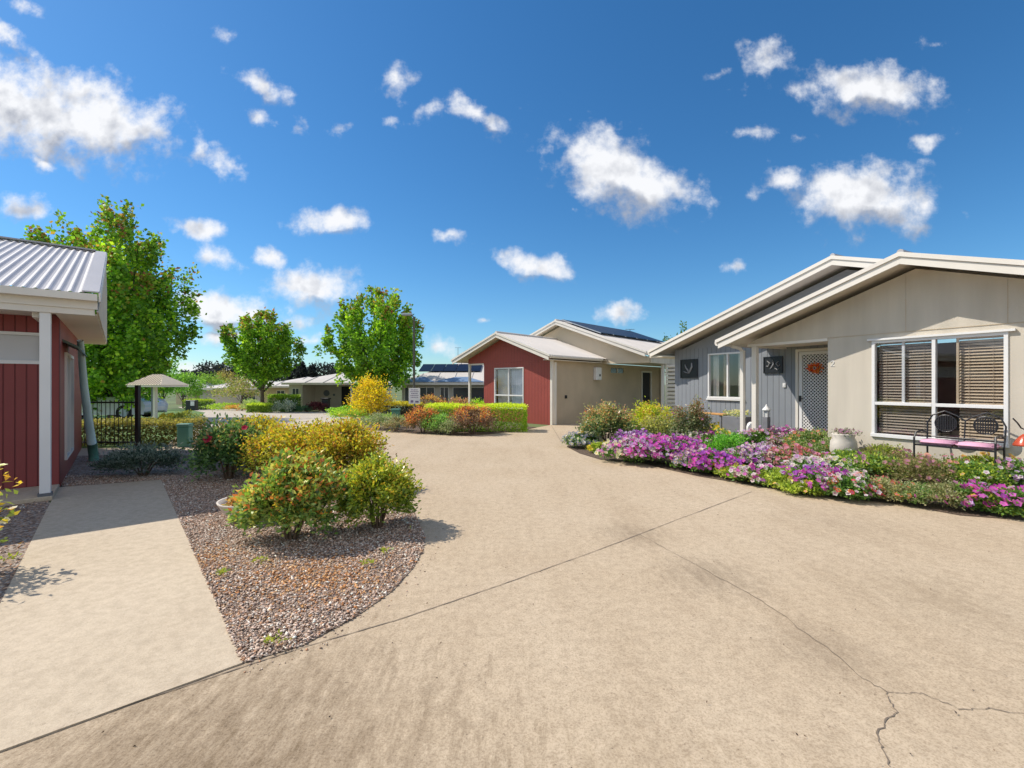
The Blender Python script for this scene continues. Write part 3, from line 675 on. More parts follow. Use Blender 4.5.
for s_ in (1, -1):
    c = -6.0
    while c < 6:
        q = clipseg(c, s_)
        if q:
            (x0, z0), (x1, z1) = q; d = Vector((x1 - x0, z1 - z0)); 
            if d.length > .02:
                nn = Vector((-d.y, d.x)).normalized() * .0095
                yy = 1.350 if s_ == 1 else 1.357
                m.prism([(x0 + nn.x, yy, z0 + nn.y), (x1 + nn.x, yy, z1 + nn.y), (x1 - nn.x, yy, z1 - nn.y), (x0 - nn.x, yy, z0 - nn.y)], (0, .006, 0))
        c += st
m.build('lattice', 'white', door)
m = MB(); m.box(-1.245, -.645, 1.385, 1.40, .13, 2.25); m.build('fly_screen', 'dark', door)
m = MB(); m.box(-1.31, -1.26, 1.325, 1.34, 1.08, 1.22); m.tube([(-1.285, 1.30, 1.15), (-1.20, 1.30, 1.15)], .011, 6); m.build('handle', 'black_metal', door)
m = MB(); m.box(-1.70, -1.63, 1.325, 1.35, 1.42, 1.52); m.box(-1.685, -1.645, 1.318, 1.325, 1.45, 1.5); m.build('doorbell', 'white', hr)
# orange leaf wreath on the door
t = thing('door_wreath', 'orange leafy wreath hanging on the white lattice door', 'wreath', (0, 0, 0), 0)
t.location = hr.matrix_basis @ Vector((-.93, 1.31, 1.80)) if False else Matrix.Translation((6.33, 9.22, 0)) @ Matrix.Rotation(R(-61.285), 4, 'Z') @ Vector((-.93, 1.30, 1.86)); t.rotation_euler = (0, 0, R(-61.285))
n_ = 170; a_ = rng.random(n_) * 6.28; r_ = .05 + .07 * rng.random(n_)
leaves_mesh('leaf_spray', np.stack([np.cos(a_) * r_ * 1.35, -.02 + rng.normal(size=n_) * .01, np.sin(a_) * r_], 1), .06, pick([(.75, .16, .04), (.65, .10, .04), (.8, .26, .06)], n_), 'leaf', t)
m = MB(); m.tube([(math.cos(i / 12 * 6.283) * .1, .0, math.sin(i / 12 * 6.283) * .075) for i in range(13)], .008, 6); m.build('wreath_ring', 'twig', t)
HRM = Matrix.Translation((6.33, 9.22, 0)) @ Matrix.Rotation(R(-61.285), 4, 'Z')
def rloc(x, y, z=0): return HRM @ Vector((x, y, z))
RZ = R(-61.285)
# wall pictures
def picture(lx0, lx1, lz0, lz1, label, motif):
    t = thing('wall_picture', label, 'picture', rloc((lx0 + lx1) / 2, 1.345, (lz0 + lz1) / 2), RZ, 'black metal pictures on the grey wall')
    w_, h_ = (lx1 - lx0) / 2, (lz1 - lz0) / 2
    m = MB(); m.box(-w_, w_, -.022, 0, -h_, h_); b_ = m.build('panel', 'picture_black', t, bevel=.004)
    m = MB(); fw = .025
    m.box(-w_, w_, -.034, -.022, h_ - fw, h_); m.box(-w_, w_, -.034, -.022, -h_, -h_ + fw); m.box(-w_, -w_ + fw, -.034, -.022, -h_ + fw, h_ - fw); m.box(w_ - fw, w_, -.034, -.022, -h_ + fw, h_ - fw)
    m.build('picture_frame', 'picture_black', t)
    m = MB()
    for (pts, r__) in motif: m.tube([(x * w_, -.028, z * h_) for x, z in pts], [r__ * .5] + [r__] * (len(pts) - 2) + [r__ * .3], 6)
    m.build('motif', 'picture_motif', t)
picture(-4.84, -4.22, 1.68, 2.24, 'square black wall picture with two pale feathery shapes, left of the small window', [([(-.45, .45), (-.3, .1), (-.05, -.2), (.0, -.5)], .024), ([(.35, .6), (.4, .2), (.2, -.2), (.05, -.5)], .032), ([(-.6, -.3), (-.3, -.4), (0, -.5)], .014)])
picture(-2.19, -1.70, 1.77, 2.19, 'square black wall picture with curling scrolls, beside the white lattice door', [([(-.6, .5), (-.3, .2), (-.5, -.2), (-.7, -.1)], .02), ([(0, .6), (.1, .1), (-.1, -.3), (-.3, -.5)], .02), ([(.6, .4), (.35, .1), (.6, -.2), (.75, 0)], .02), ([(.2, -.4), (.5, -.6), (.7, -.4)], .016)])
# house number
t = thing('house_number', 'small white number 2 on the beige wall beside the door', 'number', rloc(.09, -.002, 1.90), RZ)
m = MB(); m.tube([(-.03, 0, .03), (-.02, 0, .05), (.01, 0, .055), (.028, 0, .035), (.02, 0, .01), (-.03, 0, -.045), (.032, 0, -.045)], .009, 6); m.build('digit', 'white', t)

# bench
t = thing('garden_bench', 'black wrought iron two seat bench with pink cushions under the big window', 'bench', rloc(2.11, -.45, .06), RZ)
for s in (-1, 1):
    m = MB(); m.tube([(s * .47, -.24, 0), (s * .47, -.24, .58), (s * .46, -.20, .66), (s * .46, 0, .68), (s * .46, .17, .64)], .014, 7); m.build('leg', 'black_metal', t)
    m = MB(); m.tube([(s * .45, .20, 0), (s * .45, .18, .50)], .014, 7); m.build('leg', 'black_metal', t)
m = MB()
m.tube([(-.45, .18, .48), (-.46, .22, .80), (-.40, .24, .93), (-.25, .25, 1.00), (-.10, .25, .93), (0, .25, .86), (.10, .25, .93), (.25, .25, 1.00), (.40, .24, .93), (.46, .22, .80), (.45, .18, .48)], .012, 7)
m.tube([(0, .19, .46), (0, .25, .86)], .010, 6)
m.tube([(-.45, .2, .58), (.45, .2, .58)], .010, 6)
back = m.build('backrest', 'black_metal', t)
for s in (-1, 1):
    m = MB(); cx, cz, rr = s * .235, .80, .135
    m.tube([(cx + rr * math.cos(a), .24, cz + rr * math.sin(a)) for a in [i * math.pi / 10 for i in range(21)]], .009, 6)
    for k in range(-4, 5):
        d = k * .029; hh = math.sqrt(rr * rr - d * d)
        m.box(cx + d - .007, cx + d + .007, .232, .238, cz - hh, cz + hh); m.box(cx - hh, cx + hh, .240, .246, cz + d - .007, cz + d + .007)
    m.build('medallion', 'black_metal', back)
m = MB(); m.box(-.46, .46, -.23, -.20, .45, .475); m.box(-.46, .46, .16, .19, .45, .475)
for k in range(13): m.box(-.44 + k * .073 - .008, -.44 + k * .073 + .008, -.20, .16, .455, .47)
m.build('seat', 'black_metal', t)
for s in (-1, 1):
    bm = bmesh.new(); bmesh.ops.create_cube(bm, size=1); bmesh.ops.scale(bm, vec=(.42, .38, .075), verts=bm.verts); bmesh.ops.translate(bm, vec=(s * .225, -.02, .512), verts=bm.verts)
    bmesh.ops.bevel(bm, geom=bm.edges[:], offset=.03, segments=3, affect='EDGES')
    me = bpy.data.meshes.new('cushion'); bm.to_mesh(me); bm.free(); link('cushion', me, 'pink_cushion', t, True)

# pots and garden ornaments by the porch
def potplant(name, label, x, y, z, prof, potmat, nf, fs_, fcol, spread, h, leafcol, cat='pot plant', nl=160):
    t = thing(name, label, cat, (x, y, z))
    m = MB(); m.lathe(prof, 24); m.build('pot', potmat, t, smooth=True)
    top = prof[-1][1]
    P = np.stack([rng.normal(size=nl) * spread, rng.normal(size=nl) * spread, top + rng.random(nl) * h], 1)
    leaves_mesh('foliage', P, .05, pick(leafcol, nl), 'leaf', t)
    if nf: flower_mesh('blossom', np.stack([rng.normal(size=nf) * spread, rng.normal(size=nf) * spread, top + h * .4 + rng.random(nf) * h * .7], 1), fs_, pick(fcol, nf), (.6, .4, .1), t)
    return t
p = rloc(.45, -.35); potplant('flower_pot', 'round stone coloured pot of purple flowers against the beige wall', p.x, p.y, .02, [(.10, 0), (.17, .08), (.22, .24), (.21, .40), (.17, .48), (.19, .53), (.185, .55), (.15, .52)], 'pot', 40, .022, [(.35, .12, .5), (.45, .25, .6)], .10, .10, [(.10, .14, .06), (.2, .18, .2)])
t = thing('garden_lantern', 'white lantern on a grey post beside the lattice door', 'lantern', rloc(-1.62, .55, .1), RZ)
m = MB(); m.box(-.06, .06, -.06, .06, 0, .62); m.build('post', 'planter_grey', t, bevel=.005)
m = MB(); m.box(-.055, -.04, -.055, -.04, .62, .78); m.box(.04, .055, -.055, -.04, .62, .78); m.box(-.055, -.04, .04, .055, .62, .78); m.box(.04, .055, .04, .055, .62, .78); m.lathe([(.095, .78), (.09, .80), (.03, .87), (.012, .92)], 12); m.build('lantern_cap', 'white', t)
m = MB(); m.box(-.035, .035, -.035, .035, .62, .77); m.build('lamp_glass', 'skin_grey', t)
t = thing('garden_ornament', 'small white domed garden ornament left of the lantern', 'ornament', rloc(-1.75, .15, .06), RZ)
m = MB(); m.lathe([(.09, 0), (.09, .34), (.10, .36), (.095, .44), (.07, .51), (.03, .545), (.005, .55)], 16); m.build('body', 'white', t, smooth=True)
t = thing('timber_bench', 'small orange stained timber bench against the grey wall', 'bench', rloc(-3.45, .85, .05), RZ)
m = MB(); m.box(-.55, .55, -.16, .16, .62, .66); m.build('seat', 'timber', t, bevel=.006)
for s_ in (-1, 1): m = MB(); m.box(s_ * .45 - .03, s_ * .45 + .03, -.13, .13, 0, .62); m.build('leg', 'planter_grey', t)
t = thing('planter_box', 'square dark grey planter box with pale flowers below the small window', 'planter', rloc(-2.45, .62, .04), RZ)
m = MB(); m.box(-.27, .27, -.2, .2, 0, .64); m.build('box', 'planter_grey', t, bevel=.008)
n_ = 260; leaves_mesh('foliage', np.stack([(rng.random(n_) - .5) * .55, (rng.random(n_) - .5) * .4, .64 + rng.random(n_) * .13], 1), .05, pick([(.35, .38, .15), (.22, .26, .1), (.55, .55, .3)], n_), 'leaf', t)
flower_mesh('blossom', np.stack([(rng.random(50) - .5) * .55, (rng.random(50) - .5) * .4, .70 + rng.random(50) * .1], 1), .026, pick([(.75, .72, .5), (.6, .55, .3)], 50), (.6, .5, .1), t)
# orange hanging lantern at the right edge
pg = Vector((at(1025, 6.15), 6.15, .05))
t = thing('hanging_lantern', 'orange red glass lantern on a black hook at the right edge of the garden', 'lantern', pg)
m = MB(); m.tube([(.13, 0, 0), (.13, 0, .86), (.09, 0, .90), (.0, 0, .84), (-.05, 0, .86), (-.10, 0, .93), (-.16, 0, .99)], .009, 7); m.tube([(0, 0, .84), (0, 0, .78)], .008, 7); m.build('hook', 'black_metal', t)
m = MB(); m.lathe([(.12, .62), (.115, .64), (.085, .70), (.05, .75), (.02, .78)], 14); m.build('lamp_bowl', 'red_glass', t, smooth=True)

# ------------------------------------------------------------------ RED HOUSE
KRZ = R(-42.786); KO = (1.42, 16.8)
KM = Matrix.Translation((KO[0], KO[1], 0)) @ Matrix.Rotation(KRZ, 4, 'Z')
def kloc(x, y, z=0): return KM @ Vector((x, y, z))
hk = thing('red_house', 'red boarded and tan house with white barge boards across the drive', 'house', (KO[0], KO[1], 0), KRZ)
m = MB(); wall_cells(m, -3.53, -.0, 0, 2.36, 0, T, [(-2.90, -1.33, .55, 2.14)]); weld(m.build('red_wall', 'red_board', hk))
m = MB(); m.prism([(-4.5, -.003, 2.363), (.0, -.003, 2.363), (.0, -.003, gz(0, -2.35, 3.36, .373)), (-2.35, -.003, 3.36), (-4.5, -.003, gz(-4.5, -2.35, 3.36, .373))], (0, .1, 0)); m.build('red_gable', 'red_board', hk)
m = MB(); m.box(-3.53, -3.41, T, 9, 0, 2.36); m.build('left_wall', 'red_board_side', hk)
m = MB(); m.box(-3.41, 0, 8.9, 9, 0, 2.3); m.build('rear_wall', 'taupe', hk)
m = MB(); wall_cells(m, .0 + T, 9.2, 0, 2.36, -T, 0, [(4.2, 5.3, 1.98, 2.2), (7.0, 7.9, .02, 2.05)], axis='y')
weld(m.build('tan_wall', 'taupe', hk))
m = MB(); m.box(-.02, .07, -.02, .09, 0, 2.36); m.build('corner_trim', 'cream', hk)
m = MB(); m.box(.07, .14, .09, .16, 0, 2.3); m.build('downpipe', 'cream', hk)
m = MB(); m.box(-4.45, -4.36, -.05, .04, 0, 2.36); m.build('verandah_post', 'cream', hk)
m = MB(); m.box(-4.5, -3.53, -.02, .08, 2.30, 2.36); m.build('verandah_beam', 'cream', hk)
w = window(hk, -2.91, -1.32, .54, 2.15, 0, mull=(-2.12,), trans=(1.05,), glass='glass_bright')
curtain(w, -2.85, -2.14, .6, 2.08, .14, 'curtain', 9); curtain(w, -2.1, -1.38, .6, 2.08, .14, 'blind_white', 7)
gable_barge(hk, -2.35, 3.53, -4.98, 2.55, .28, 2.55, -.5)
roof_pair(hk, -2.35, 3.52, -4.98, 2.54, .28, 2.54, -.48, 3.45, 'roof_pale')
gutter(hk, .28, -.46, 2.95, 2.53, 1); gutter(hk, -4.98, -.46, 3.0, 2.53, -1)
m = MB(); m.box(0.0, .30, -.45, 3.0, 2.36, 2.375); m.build('eave_lining', 'soffit', hk)
# big gable behind
gable_barge(hk, -2.1, 4.34, -6.35, 2.75, 2.18, 2.75, 3.0)
roof_pair(hk, -2.1, 4.33, -6.35, 2.74, 2.18, 2.74, 3.02, 10.5, 'roof_pale')
gutter(hk, 2.18, 3.02, 10.4, 2.72, 1)
m = MB(); m.prism([(-4.5, 3.45, 2.38), (2.1, 3.45, 2.33), (2.1, 3.45, gz(2.1, -2.1, 4.12, .372)), (-2.1, 3.45, 4.12), (-4.5, 3.45, gz(-4.5, -2.1, 4.12, .372))], (0, .1, 0)); m.build('tan_gable', 'beige_light', hk)
m = MB(); m.box(2.06, 2.16, 3.55, 10.3, 2.33, 2.62); m.build('carport_beam', 'beige', hk)
m = MB(); m.box(0, 2.06, 3.55, 9.9, 2.38, 2.40); m.build('carport_ceiling', 'soffit', hk)
m = MB(); m.box(0, 2.2, 9.9, 10.0, 0, 2.38); m.build('carport_rear_wall', 'taupe', hk)
m = MB(); m.box(1.95, 2.06, 4.9, 5.01, 0, 2.33); m.build('carport_post', 'white', hk, bevel=.006)
m = MB(); m.box(0, .06, 6.94, 7.0, 0, 2.12); m.box(0, .06, 7.9, 7.96, 0, 2.12); m.box(0, .06, 7.0, 7.9, 2.05, 2.12); m.build('door_frame', 'cream', hk)
m = MB(); m.box(-.06, -.02, 7.0, 7.9, .02, 2.05); m.build('door', 'dark', hk)
m = MB(); m.box(-.06, -.02, 4.2, 5.3, 1.98, 2.2); wv = m.build('high_window', 'dark_glass_far', hk); m = MB(); m.box(-.02, .012, 4.72, 4.78, 1.985, 2.195); m.build('glazing_bar', 'cream', wv)
m = MB(); m.box(.002, .03, .85, .97, .95, 1.07); m.build('tap_box', 'dark', hk)
for i in range(6):
    y = 3.35 + i * 1.06; sl_ = .372; f = lambda x: 4.34 - sl_ * abs(x + 2.1) + .11
    m = MB(); m.prism([(-1.95, y, f(-1.95)), (.0, y, f(0)), (.0, y, f(0) - .035), (-1.95, y, f(-1.95) - .035)], (0, 1.02, 0)); pn = m.build('solar_panel', 'solar', hk)
    m = MB(); m.prism([(-1.98, y - .01, f(-1.98) - .003), (.03, y - .01, f(.03) - .003), (.03, y - .01, f(.03) - .045), (-1.98, y - .01, f(-1.98) - .045)], (0, .02, 0)); m.build('panel_frame', 'solar_frame', pn)
# heat pump unit
t = thing('heater_unit', 'white instant hot water unit fixed high on the tan wall', 'water heater', kloc(0, 3.0, 1.66), KRZ)
m = MB(); m.box(0.0, .17, -.2, .2, 0, .52); m.build('casing', 'white', t, bevel=.02)
m = MB(); m.tube([(.165, .05, .2), (.18, .05, .2)], .05, 10); m.build('vent', 'dark', t)
# slatted screen
t = thing('slat_screen', 'cream horizontal slat screen beside the carport post', 'screen', kloc(2.12, 5.02, 0), R(-25))
m = MB(); m.box(-.03, .03, -.03, .03, 0, 2.35); m.box(.75, .81, -.03, .03, 0, 2.35); m.build('post', 'cream', t)
m = MB()
for i in range(14): m.prism([(.03, -.03, .1 + i * .16), (.03, .03, .14 + i * .16), (.03, .03, .22 + i * .16), (.03, -.03, .18 + i * .16)], (.72, 0, 0))
m.build('slat', 'cream', t)
def antenna(label, x, y, z, h):
    t = thing('antenna', label, 'antenna', (x, y, z)); m = MB(); m.tube([(0, 0, 0), (0, 0, h)], .018, 6); m.build('mast', 'steel', t)
    m = MB(); m.tube([(-.25, 0, h), (.25, .06, h)], .010, 5)
    for k in range(6): xx = -.22 + k * .09; m.tube([(xx, -.15, h), (xx, .16, h)], .007, 4)
    m.build('element', 'steel', t)
p = kloc(-1.9, 9.4, 4.25); antenna('thin television antenna above the solar panels of the red house', p.x, p.y, p.z - .1, .32)

# ------------------------------------------------------------------ LEFT HOUSE (dark red, corrugated roof)
LRZ = R(-49.419); LM = Matrix.Translation((-6.52, 6.63, 0)) @ Matrix.Rotation(LRZ, 4, 'Z')
def lloc(x, y, z=0): return LM @ Vector((x, y, z))
hl = thing('verandah_house', 'dark red boarded house with corrugated roof and white verandah post at the left', 'house', (-6.52, 6.63, 0), LRZ)
# local: +x towards the camera side, +y to the right
m = MB(); wall_cells(m, -7.5, 0, .04, 2.42, -T, 0, [(-2.2, -.7, .5, 2.0), (-7.0, -.2, 1.78, 2.21)] if False else [], axis='y')
m = MB(); wall_cells(m, -7.0, 0, .06, 2.50, -T, 0, [(-6.0, -.16, 1.80, 2.21)], axis='y')
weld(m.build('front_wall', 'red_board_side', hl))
m = MB(); m.box(-9.6, -T, -.12, 0, 0, 2.5)
# side wall pieces with a tall window
m = MB(); wall_cells(m, -5.3, -T, 0, 2.50, -.12, 0, [(-2.3, -.8, .3, 2.0)]); weld(m.build('side_wall', 'red_board', hl))
m = MB(); m.box(-.03, .012, -6.0, -.16, 1.78, 1.83); m.box(-.03, .012, -6, -.16, 2.18, 2.22); m.box(-.03, .012, -.20, -.16, 1.83, 2.18)
hw = m.build('high_window', 'white', hl); m = MB(); m.box(-.05, -.04, -6, -.16, 1.8, 2.2); m.build('pane', 'blind_white', hw)
wside = MB()
wside.box(-2.3, -2.25, -.01, .03, .3, 2.0); wside.box(-.85, -.8, -.01, .03, .3, 2.0); wside.box(-2.25, -.85, -.01, .03, 1.95, 2.0); wside.box(-2.25, -.85, -.01, .03, .3, .35); wside.box(-1.58, -1.53, -.01, .03, .35, 1.95)
ws = wside.build('window', 'cream', hl); m = MB(); m.box(-2.25, -.85, -.06, -.05, .35, 1.95); m.build('pane', 'dark_glass_far', ws)
m = MB(); m.prism([(-.40, .0, 2.14), (-.40, .0, 2.18), (-.40, .18, 2.08), (-.40, .24, 1.97), (-.40, .22, 1.97), (-.40, .17, 2.05)], (-1.2, 0, 0)); m.build('window_awning', 'awning_green', hl)
m = MB(); m.box(0.0, .95, -7, 0.0, .0, .06); m.build('verandah_slab', 'path_concrete', hl, bevel=.008)
m = MB(); m.box(.80, .90, -.125, -.02, .06, 2.42); vp = m.build('verandah_post', 'white', hl, bevel=.006)
m = MB(); m.box(.785, .915, -.14, -.005, .06, .10); m.build('post_shoe', 'steel', vp)
m = MB(); m.box(.78, .92, -7, .40, 2.42, 2.50); m.box(.0, .78, -.20, -.08, 2.36, 2.50); m.build('verandah_beam', 'cream', hl)
m = MB(); m.box(.0, .78, -7, -.2, 2.455, 2.47); m.build('verandah_ceiling', 'cream', hl)
m = MB(); m.box(-6.0, .92, .0, .52, 2.455, 2.47) if False else m.box(-5.4, .78, 0.0, .42, 2.44, 2.455); m.build('soffit_board', 'soffit', hl)
m = MB(); m.box(.92, .945, -7, .43, 2.50, 2.62); m.build('fascia', 'cream', hl)
m = MB(); m.prism([(.945, -7, 2.60), (1.07, -7, 2.60), (1.07, -7, 2.69), (1.055, -7, 2.69), (1.045, -7, 2.61), (.96, -7, 2.61), (.96, -7, 2.68), (.945, -7, 2.68)], (0, 7.43, 0)); m.build('gutter', 'cream', hl)
m = MB(); corrugated(m, (.99, -7, 2.70), (0, 7.30, 0), (-4.9, 0, 1.6), .105, .014, 8); rf = m.build('roof', 'roof_metal', hl)
m = MB(); corrugated(m, (-5.4, -7, 3.81), (0, 7.30, 0), (1.5, 0, .49), .105, .014, 4); m.build('rear_roof', 'roof_metal', hl)
m = MB(); m.prism([(1.0, .28, 2.718), (-3.91, .28, 4.318), (-3.91, .28, 4.335), (1.0, .28, 2.735)], (0, .17, 0)); m.box(-3.99, -3.83, -7, .28, 4.315, 4.345); m.build('roof_flashing', 'roof_metal', rf)
m = MB(); m.prism([(.99, .42, 2.46), (-3.9, .42, 4.22), (-5.38, .42, 3.70), (-5.38, .42, 2.46)], (0, .02, 0)); m.build('gable_end', 'beige_light', hl)
m = MB(); m.prism([(.90, .441, 2.60), (-3.9, .441, 4.17), (-3.9, .441, 4.32), (1.0, .441, 2.72), (1.0, .441, 2.6)], (0, .02, 0)); m.build('barge_board', 'cream', hl)
m = MB(); m.box(-5.3, -5.18, -7, -T, 0, 3.6); m.box(-5.18, -T, -7.1, -7, 0, 2.5); m.build('rear_wall', 'beige', hl)
# leaning pipe
t = thing('leaning_pipe', 'wide pale green pipe leaning from the side eave to the ground', 'pipe', lloc(-2.73, .23, .0), LRZ)
m = MB(); m.tube([(1.25, -.08, 2.24), (.8, -.05, 1.45), (.3, .0, .70), (.06, .03, .34)], [.045, .055, .065, .07], 12); m.build('pipe', 'pipe_green', t, smooth=True)
m = MB(); m.tube([(.08, .03, .37), (.0, .04, .24), (-.06, .05, .12), (-.06, .05, 0)], .078, 12); m.build('elbow', 'utility_green', t, smooth=True)

# ------------------------------------------------------------------ TREES
def tree(name, label, x, y, h, w, n_shoots, n_leaf, ls, low, top, z_low, trunk_h, seed, top_frac=.86, group='upright leafy street trees', pal_n=.2, spikes=12, lean=.0):
    global rng
    keep = rng; rng = np.random.default_rng(seed); rnd = random.Random(seed)
    t = thing(name, label, 'tree', (x, y, tz(x, y)), 0, group)
    tb = MB(); tb.tube([(0, 0, -.1), (.02, .01, trunk_h * .5), (0, .03, trunk_h)], [.021 * h, .016 * h, .014 * h], 10)
    trunk = tb.build('trunk', 'bark', t, smooth=True)
    def crown_r(q):   # q 0..1 height through the crown
        return w / 2 * (math.sin(math.pi * min(1, .17 + q * .72)) ** .75)
    lm = MB(); limbs = []
    for i in range(14):
        a = i * 2.399 + rnd.random() * .4; q = .55 + .4 * rnd.random(); rr = crown_r(q) * (.25 + .7 * ((i % 5) / 4)); zt = z_low + (h - z_low) * q * .80
        p0 = Vector((0, 0, trunk_h * (.7 + .3 * rnd.random()))); p3 = Vector((rr * math.cos(a), rr * math.sin(a), zt))
        pts = [p0, p0.lerp(p3, .3) + Vector((rr * .12 * math.cos(a), rr * .12 * math.sin(a), -.02 * h)), p0.lerp(p3, .65) + Vector((rr * .1 * math.cos(a), rr * .1 * math.sin(a), 0)), p3]
        lm.tube(pts, [.008 * h, .006 * h, .0035 * h, .001 * h], 6); limbs.append(pts)
    lm.build('limb', 'bark', trunk, smooth=True)
    PP = []; CC = []; SS = []
    H = h - z_low
    ncol = max(16, spikes * 2); per = n_shoots // ncol + 1
    for c_ in range(ncol):
        a = c_ * 2.399 + rnd.random() * .5; fr_ = math.sqrt((c_ + .5) / ncol); rc = fr_ * w / 2 * (.82 + .2 * rnd.random())
        ztip = z_low + H * (1 - .36 * fr_ ** 2.2) * (.80 + .20 * rnd.random()); zbot = z_low + H * (.0 + .10 * rnd.random()) * (1 + fr_)
        R0 = w * (.072 + .03 * rnd.random()); tone = .85 + .45 * rnd.random()
        for s in range(per):
            q = rnd.random() ** .9
            rr = rc * (.50 + .5 * min(1, q * 1.7) ** .7); aa = a + .12 * math.sin(q * 5 + c_)
            ctr = np.array([rr * math.cos(aa), rr * math.sin(aa), zbot + (ztip - zbot) * q * .96])
            rad_ = R0 * (1 - .80 * q ** 2.6); ctr = ctr + rng.normal(size=3) * np.array([rad_, rad_, rad_ * .4]) * .62
            L_ = h * (.035 + .035 * rnd.random()); k = max(5, int(n_leaf / (ncol * per) * (.6 + .8 * rnd.random()) * (1.15 - .3 * q)))
            tt = rng.random(k)[:, None]; outw = np.array([math.cos(aa) * .35, math.sin(aa) * .35, 1.0])
            P = ctr + outw * L_ * (tt - .3) + rng.normal(size=(k, 3)) * (L_ * .26 * (1 - .5 * tt) + .03); PP.append(P)
            c = pick(low, k, pal_n) * tone
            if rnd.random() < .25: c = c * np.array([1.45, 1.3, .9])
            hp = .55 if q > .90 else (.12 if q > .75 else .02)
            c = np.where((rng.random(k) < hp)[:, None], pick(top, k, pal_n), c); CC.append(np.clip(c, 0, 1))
    P = np.concatenate(PP); C_ = np.concatenate(CC)
    out = P - np.array([0, 0, z_low + H * .4]); out /= np.linalg.norm(out, axis=1, keepdims=True)
    leaves_mesh('crown', P, ls, C_, 'leaf', t, out, .1, .8, .1)
    rng = keep
    return t
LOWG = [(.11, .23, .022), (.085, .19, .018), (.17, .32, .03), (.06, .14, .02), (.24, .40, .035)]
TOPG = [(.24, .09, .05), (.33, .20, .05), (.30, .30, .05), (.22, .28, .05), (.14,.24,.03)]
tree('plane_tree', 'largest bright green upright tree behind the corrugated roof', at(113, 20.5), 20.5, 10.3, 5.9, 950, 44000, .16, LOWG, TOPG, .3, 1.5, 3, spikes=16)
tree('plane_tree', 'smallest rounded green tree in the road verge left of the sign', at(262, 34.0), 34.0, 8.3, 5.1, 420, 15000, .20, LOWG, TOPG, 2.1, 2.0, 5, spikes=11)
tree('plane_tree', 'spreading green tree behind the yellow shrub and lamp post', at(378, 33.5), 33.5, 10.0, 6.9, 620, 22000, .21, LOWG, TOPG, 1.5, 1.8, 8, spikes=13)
def loose_tree(name, label, x, y, h, w, n, ls, pal, group=None, trunk_h=None, z=None, cat='tree', mat='leaf_far', clumps=26, conic=False):
    z = tz(x, y) if z is None else z
    t = thing(name, label, cat, (x, y, z), 0, group); trunk_h = trunk_h or h * .35
    m = MB(); m.tube([(0, 0, -.1), (0, 0, trunk_h), (w * .05, 0, h * .75)], [h * .025, h * .018, h * .005], 7)
    for k in range(5): a = k * 1.3; m.tube([(0, 0, trunk_h * .8), (w * .22 * math.cos(a), w * .22 * math.sin(a), h * .6)], [h * .01, h * .004], 5)
    m.build('trunk', 'bark', t)
    P, O = bush_points(w / 2, w / 2, h - trunk_h * .7, n, .4, clumps, .13); 
    if conic:
        k = 1 - P[:, 2] / (h - trunk_h * .7) * .85; P[:, 0] *= k; P[:, 1] *= k
    P[:, 2] += trunk_h * .7
    leaves_mesh('crown', P, ls, pick(pal, n, .25), mat, t, O, .2, .7); return t

# ------------------------------------------------------------------ ISLAND PLANTS
GOLD_T = [(.50, .40, .03), (.42, .38, .04), (.50, .27, .05), (.36, .38, .05)]
GOLD_L = [(.24, .26, .03), (.14, .18, .03), (.33, .31, .04), (.10, .13, .025)]
ORG_T = [(.58, .24, .06), (.55, .42, .06), (.46, .14, .06), (.38, .44, .10), (.55, .50, .16), (.24, .38, .07), (.2, .34, .06)]
ORG_L = [(.11, .21, .05), (.17, .29, .06), (.07, .13, .04), (.26, .34, .10), (.38, .40, .12)]
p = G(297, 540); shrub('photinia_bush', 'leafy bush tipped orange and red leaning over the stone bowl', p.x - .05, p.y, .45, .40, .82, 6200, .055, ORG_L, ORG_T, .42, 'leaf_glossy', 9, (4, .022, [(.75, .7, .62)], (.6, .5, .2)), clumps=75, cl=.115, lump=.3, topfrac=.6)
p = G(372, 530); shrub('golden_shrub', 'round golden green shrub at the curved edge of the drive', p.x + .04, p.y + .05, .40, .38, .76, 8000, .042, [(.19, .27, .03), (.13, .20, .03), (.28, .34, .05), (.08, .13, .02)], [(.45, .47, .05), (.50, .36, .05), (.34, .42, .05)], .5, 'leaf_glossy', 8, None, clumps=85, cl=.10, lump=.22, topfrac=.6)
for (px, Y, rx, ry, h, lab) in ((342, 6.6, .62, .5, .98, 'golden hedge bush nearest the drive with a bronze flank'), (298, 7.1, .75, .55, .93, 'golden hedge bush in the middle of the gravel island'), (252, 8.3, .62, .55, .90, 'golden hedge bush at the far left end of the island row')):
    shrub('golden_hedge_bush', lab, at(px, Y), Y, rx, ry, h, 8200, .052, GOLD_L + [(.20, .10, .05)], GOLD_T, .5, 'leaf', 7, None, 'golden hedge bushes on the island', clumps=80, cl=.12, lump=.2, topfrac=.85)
p = Vector((at(229, 7.2), 7.2, 0)); shrub('rose_bush', 'dark green rose bush with one red bloom beside the golden hedge', p.x, p.y, .50, .45, .95, 3600, .065, [(.05, .12, .04), (.09, .19, .06), (.035, .08, .03), (.16, .27, .10)], [(.20, .28, .08), (.35, .22, .10), (.28, .33, .12)], .62, 'leaf_glossy', 9, None, clumps=48, cl=.15, lump=.35, topfrac=.4)
for b_ in ([-.05, -.42, .68], [.42, -.3, .84]): flower_mesh('rose_bloom', np.array([b_]), .06, np.array([(.60, .03, .09)]), (.4, .01, .04), bpy.data.objects['rose_bush'], .3)
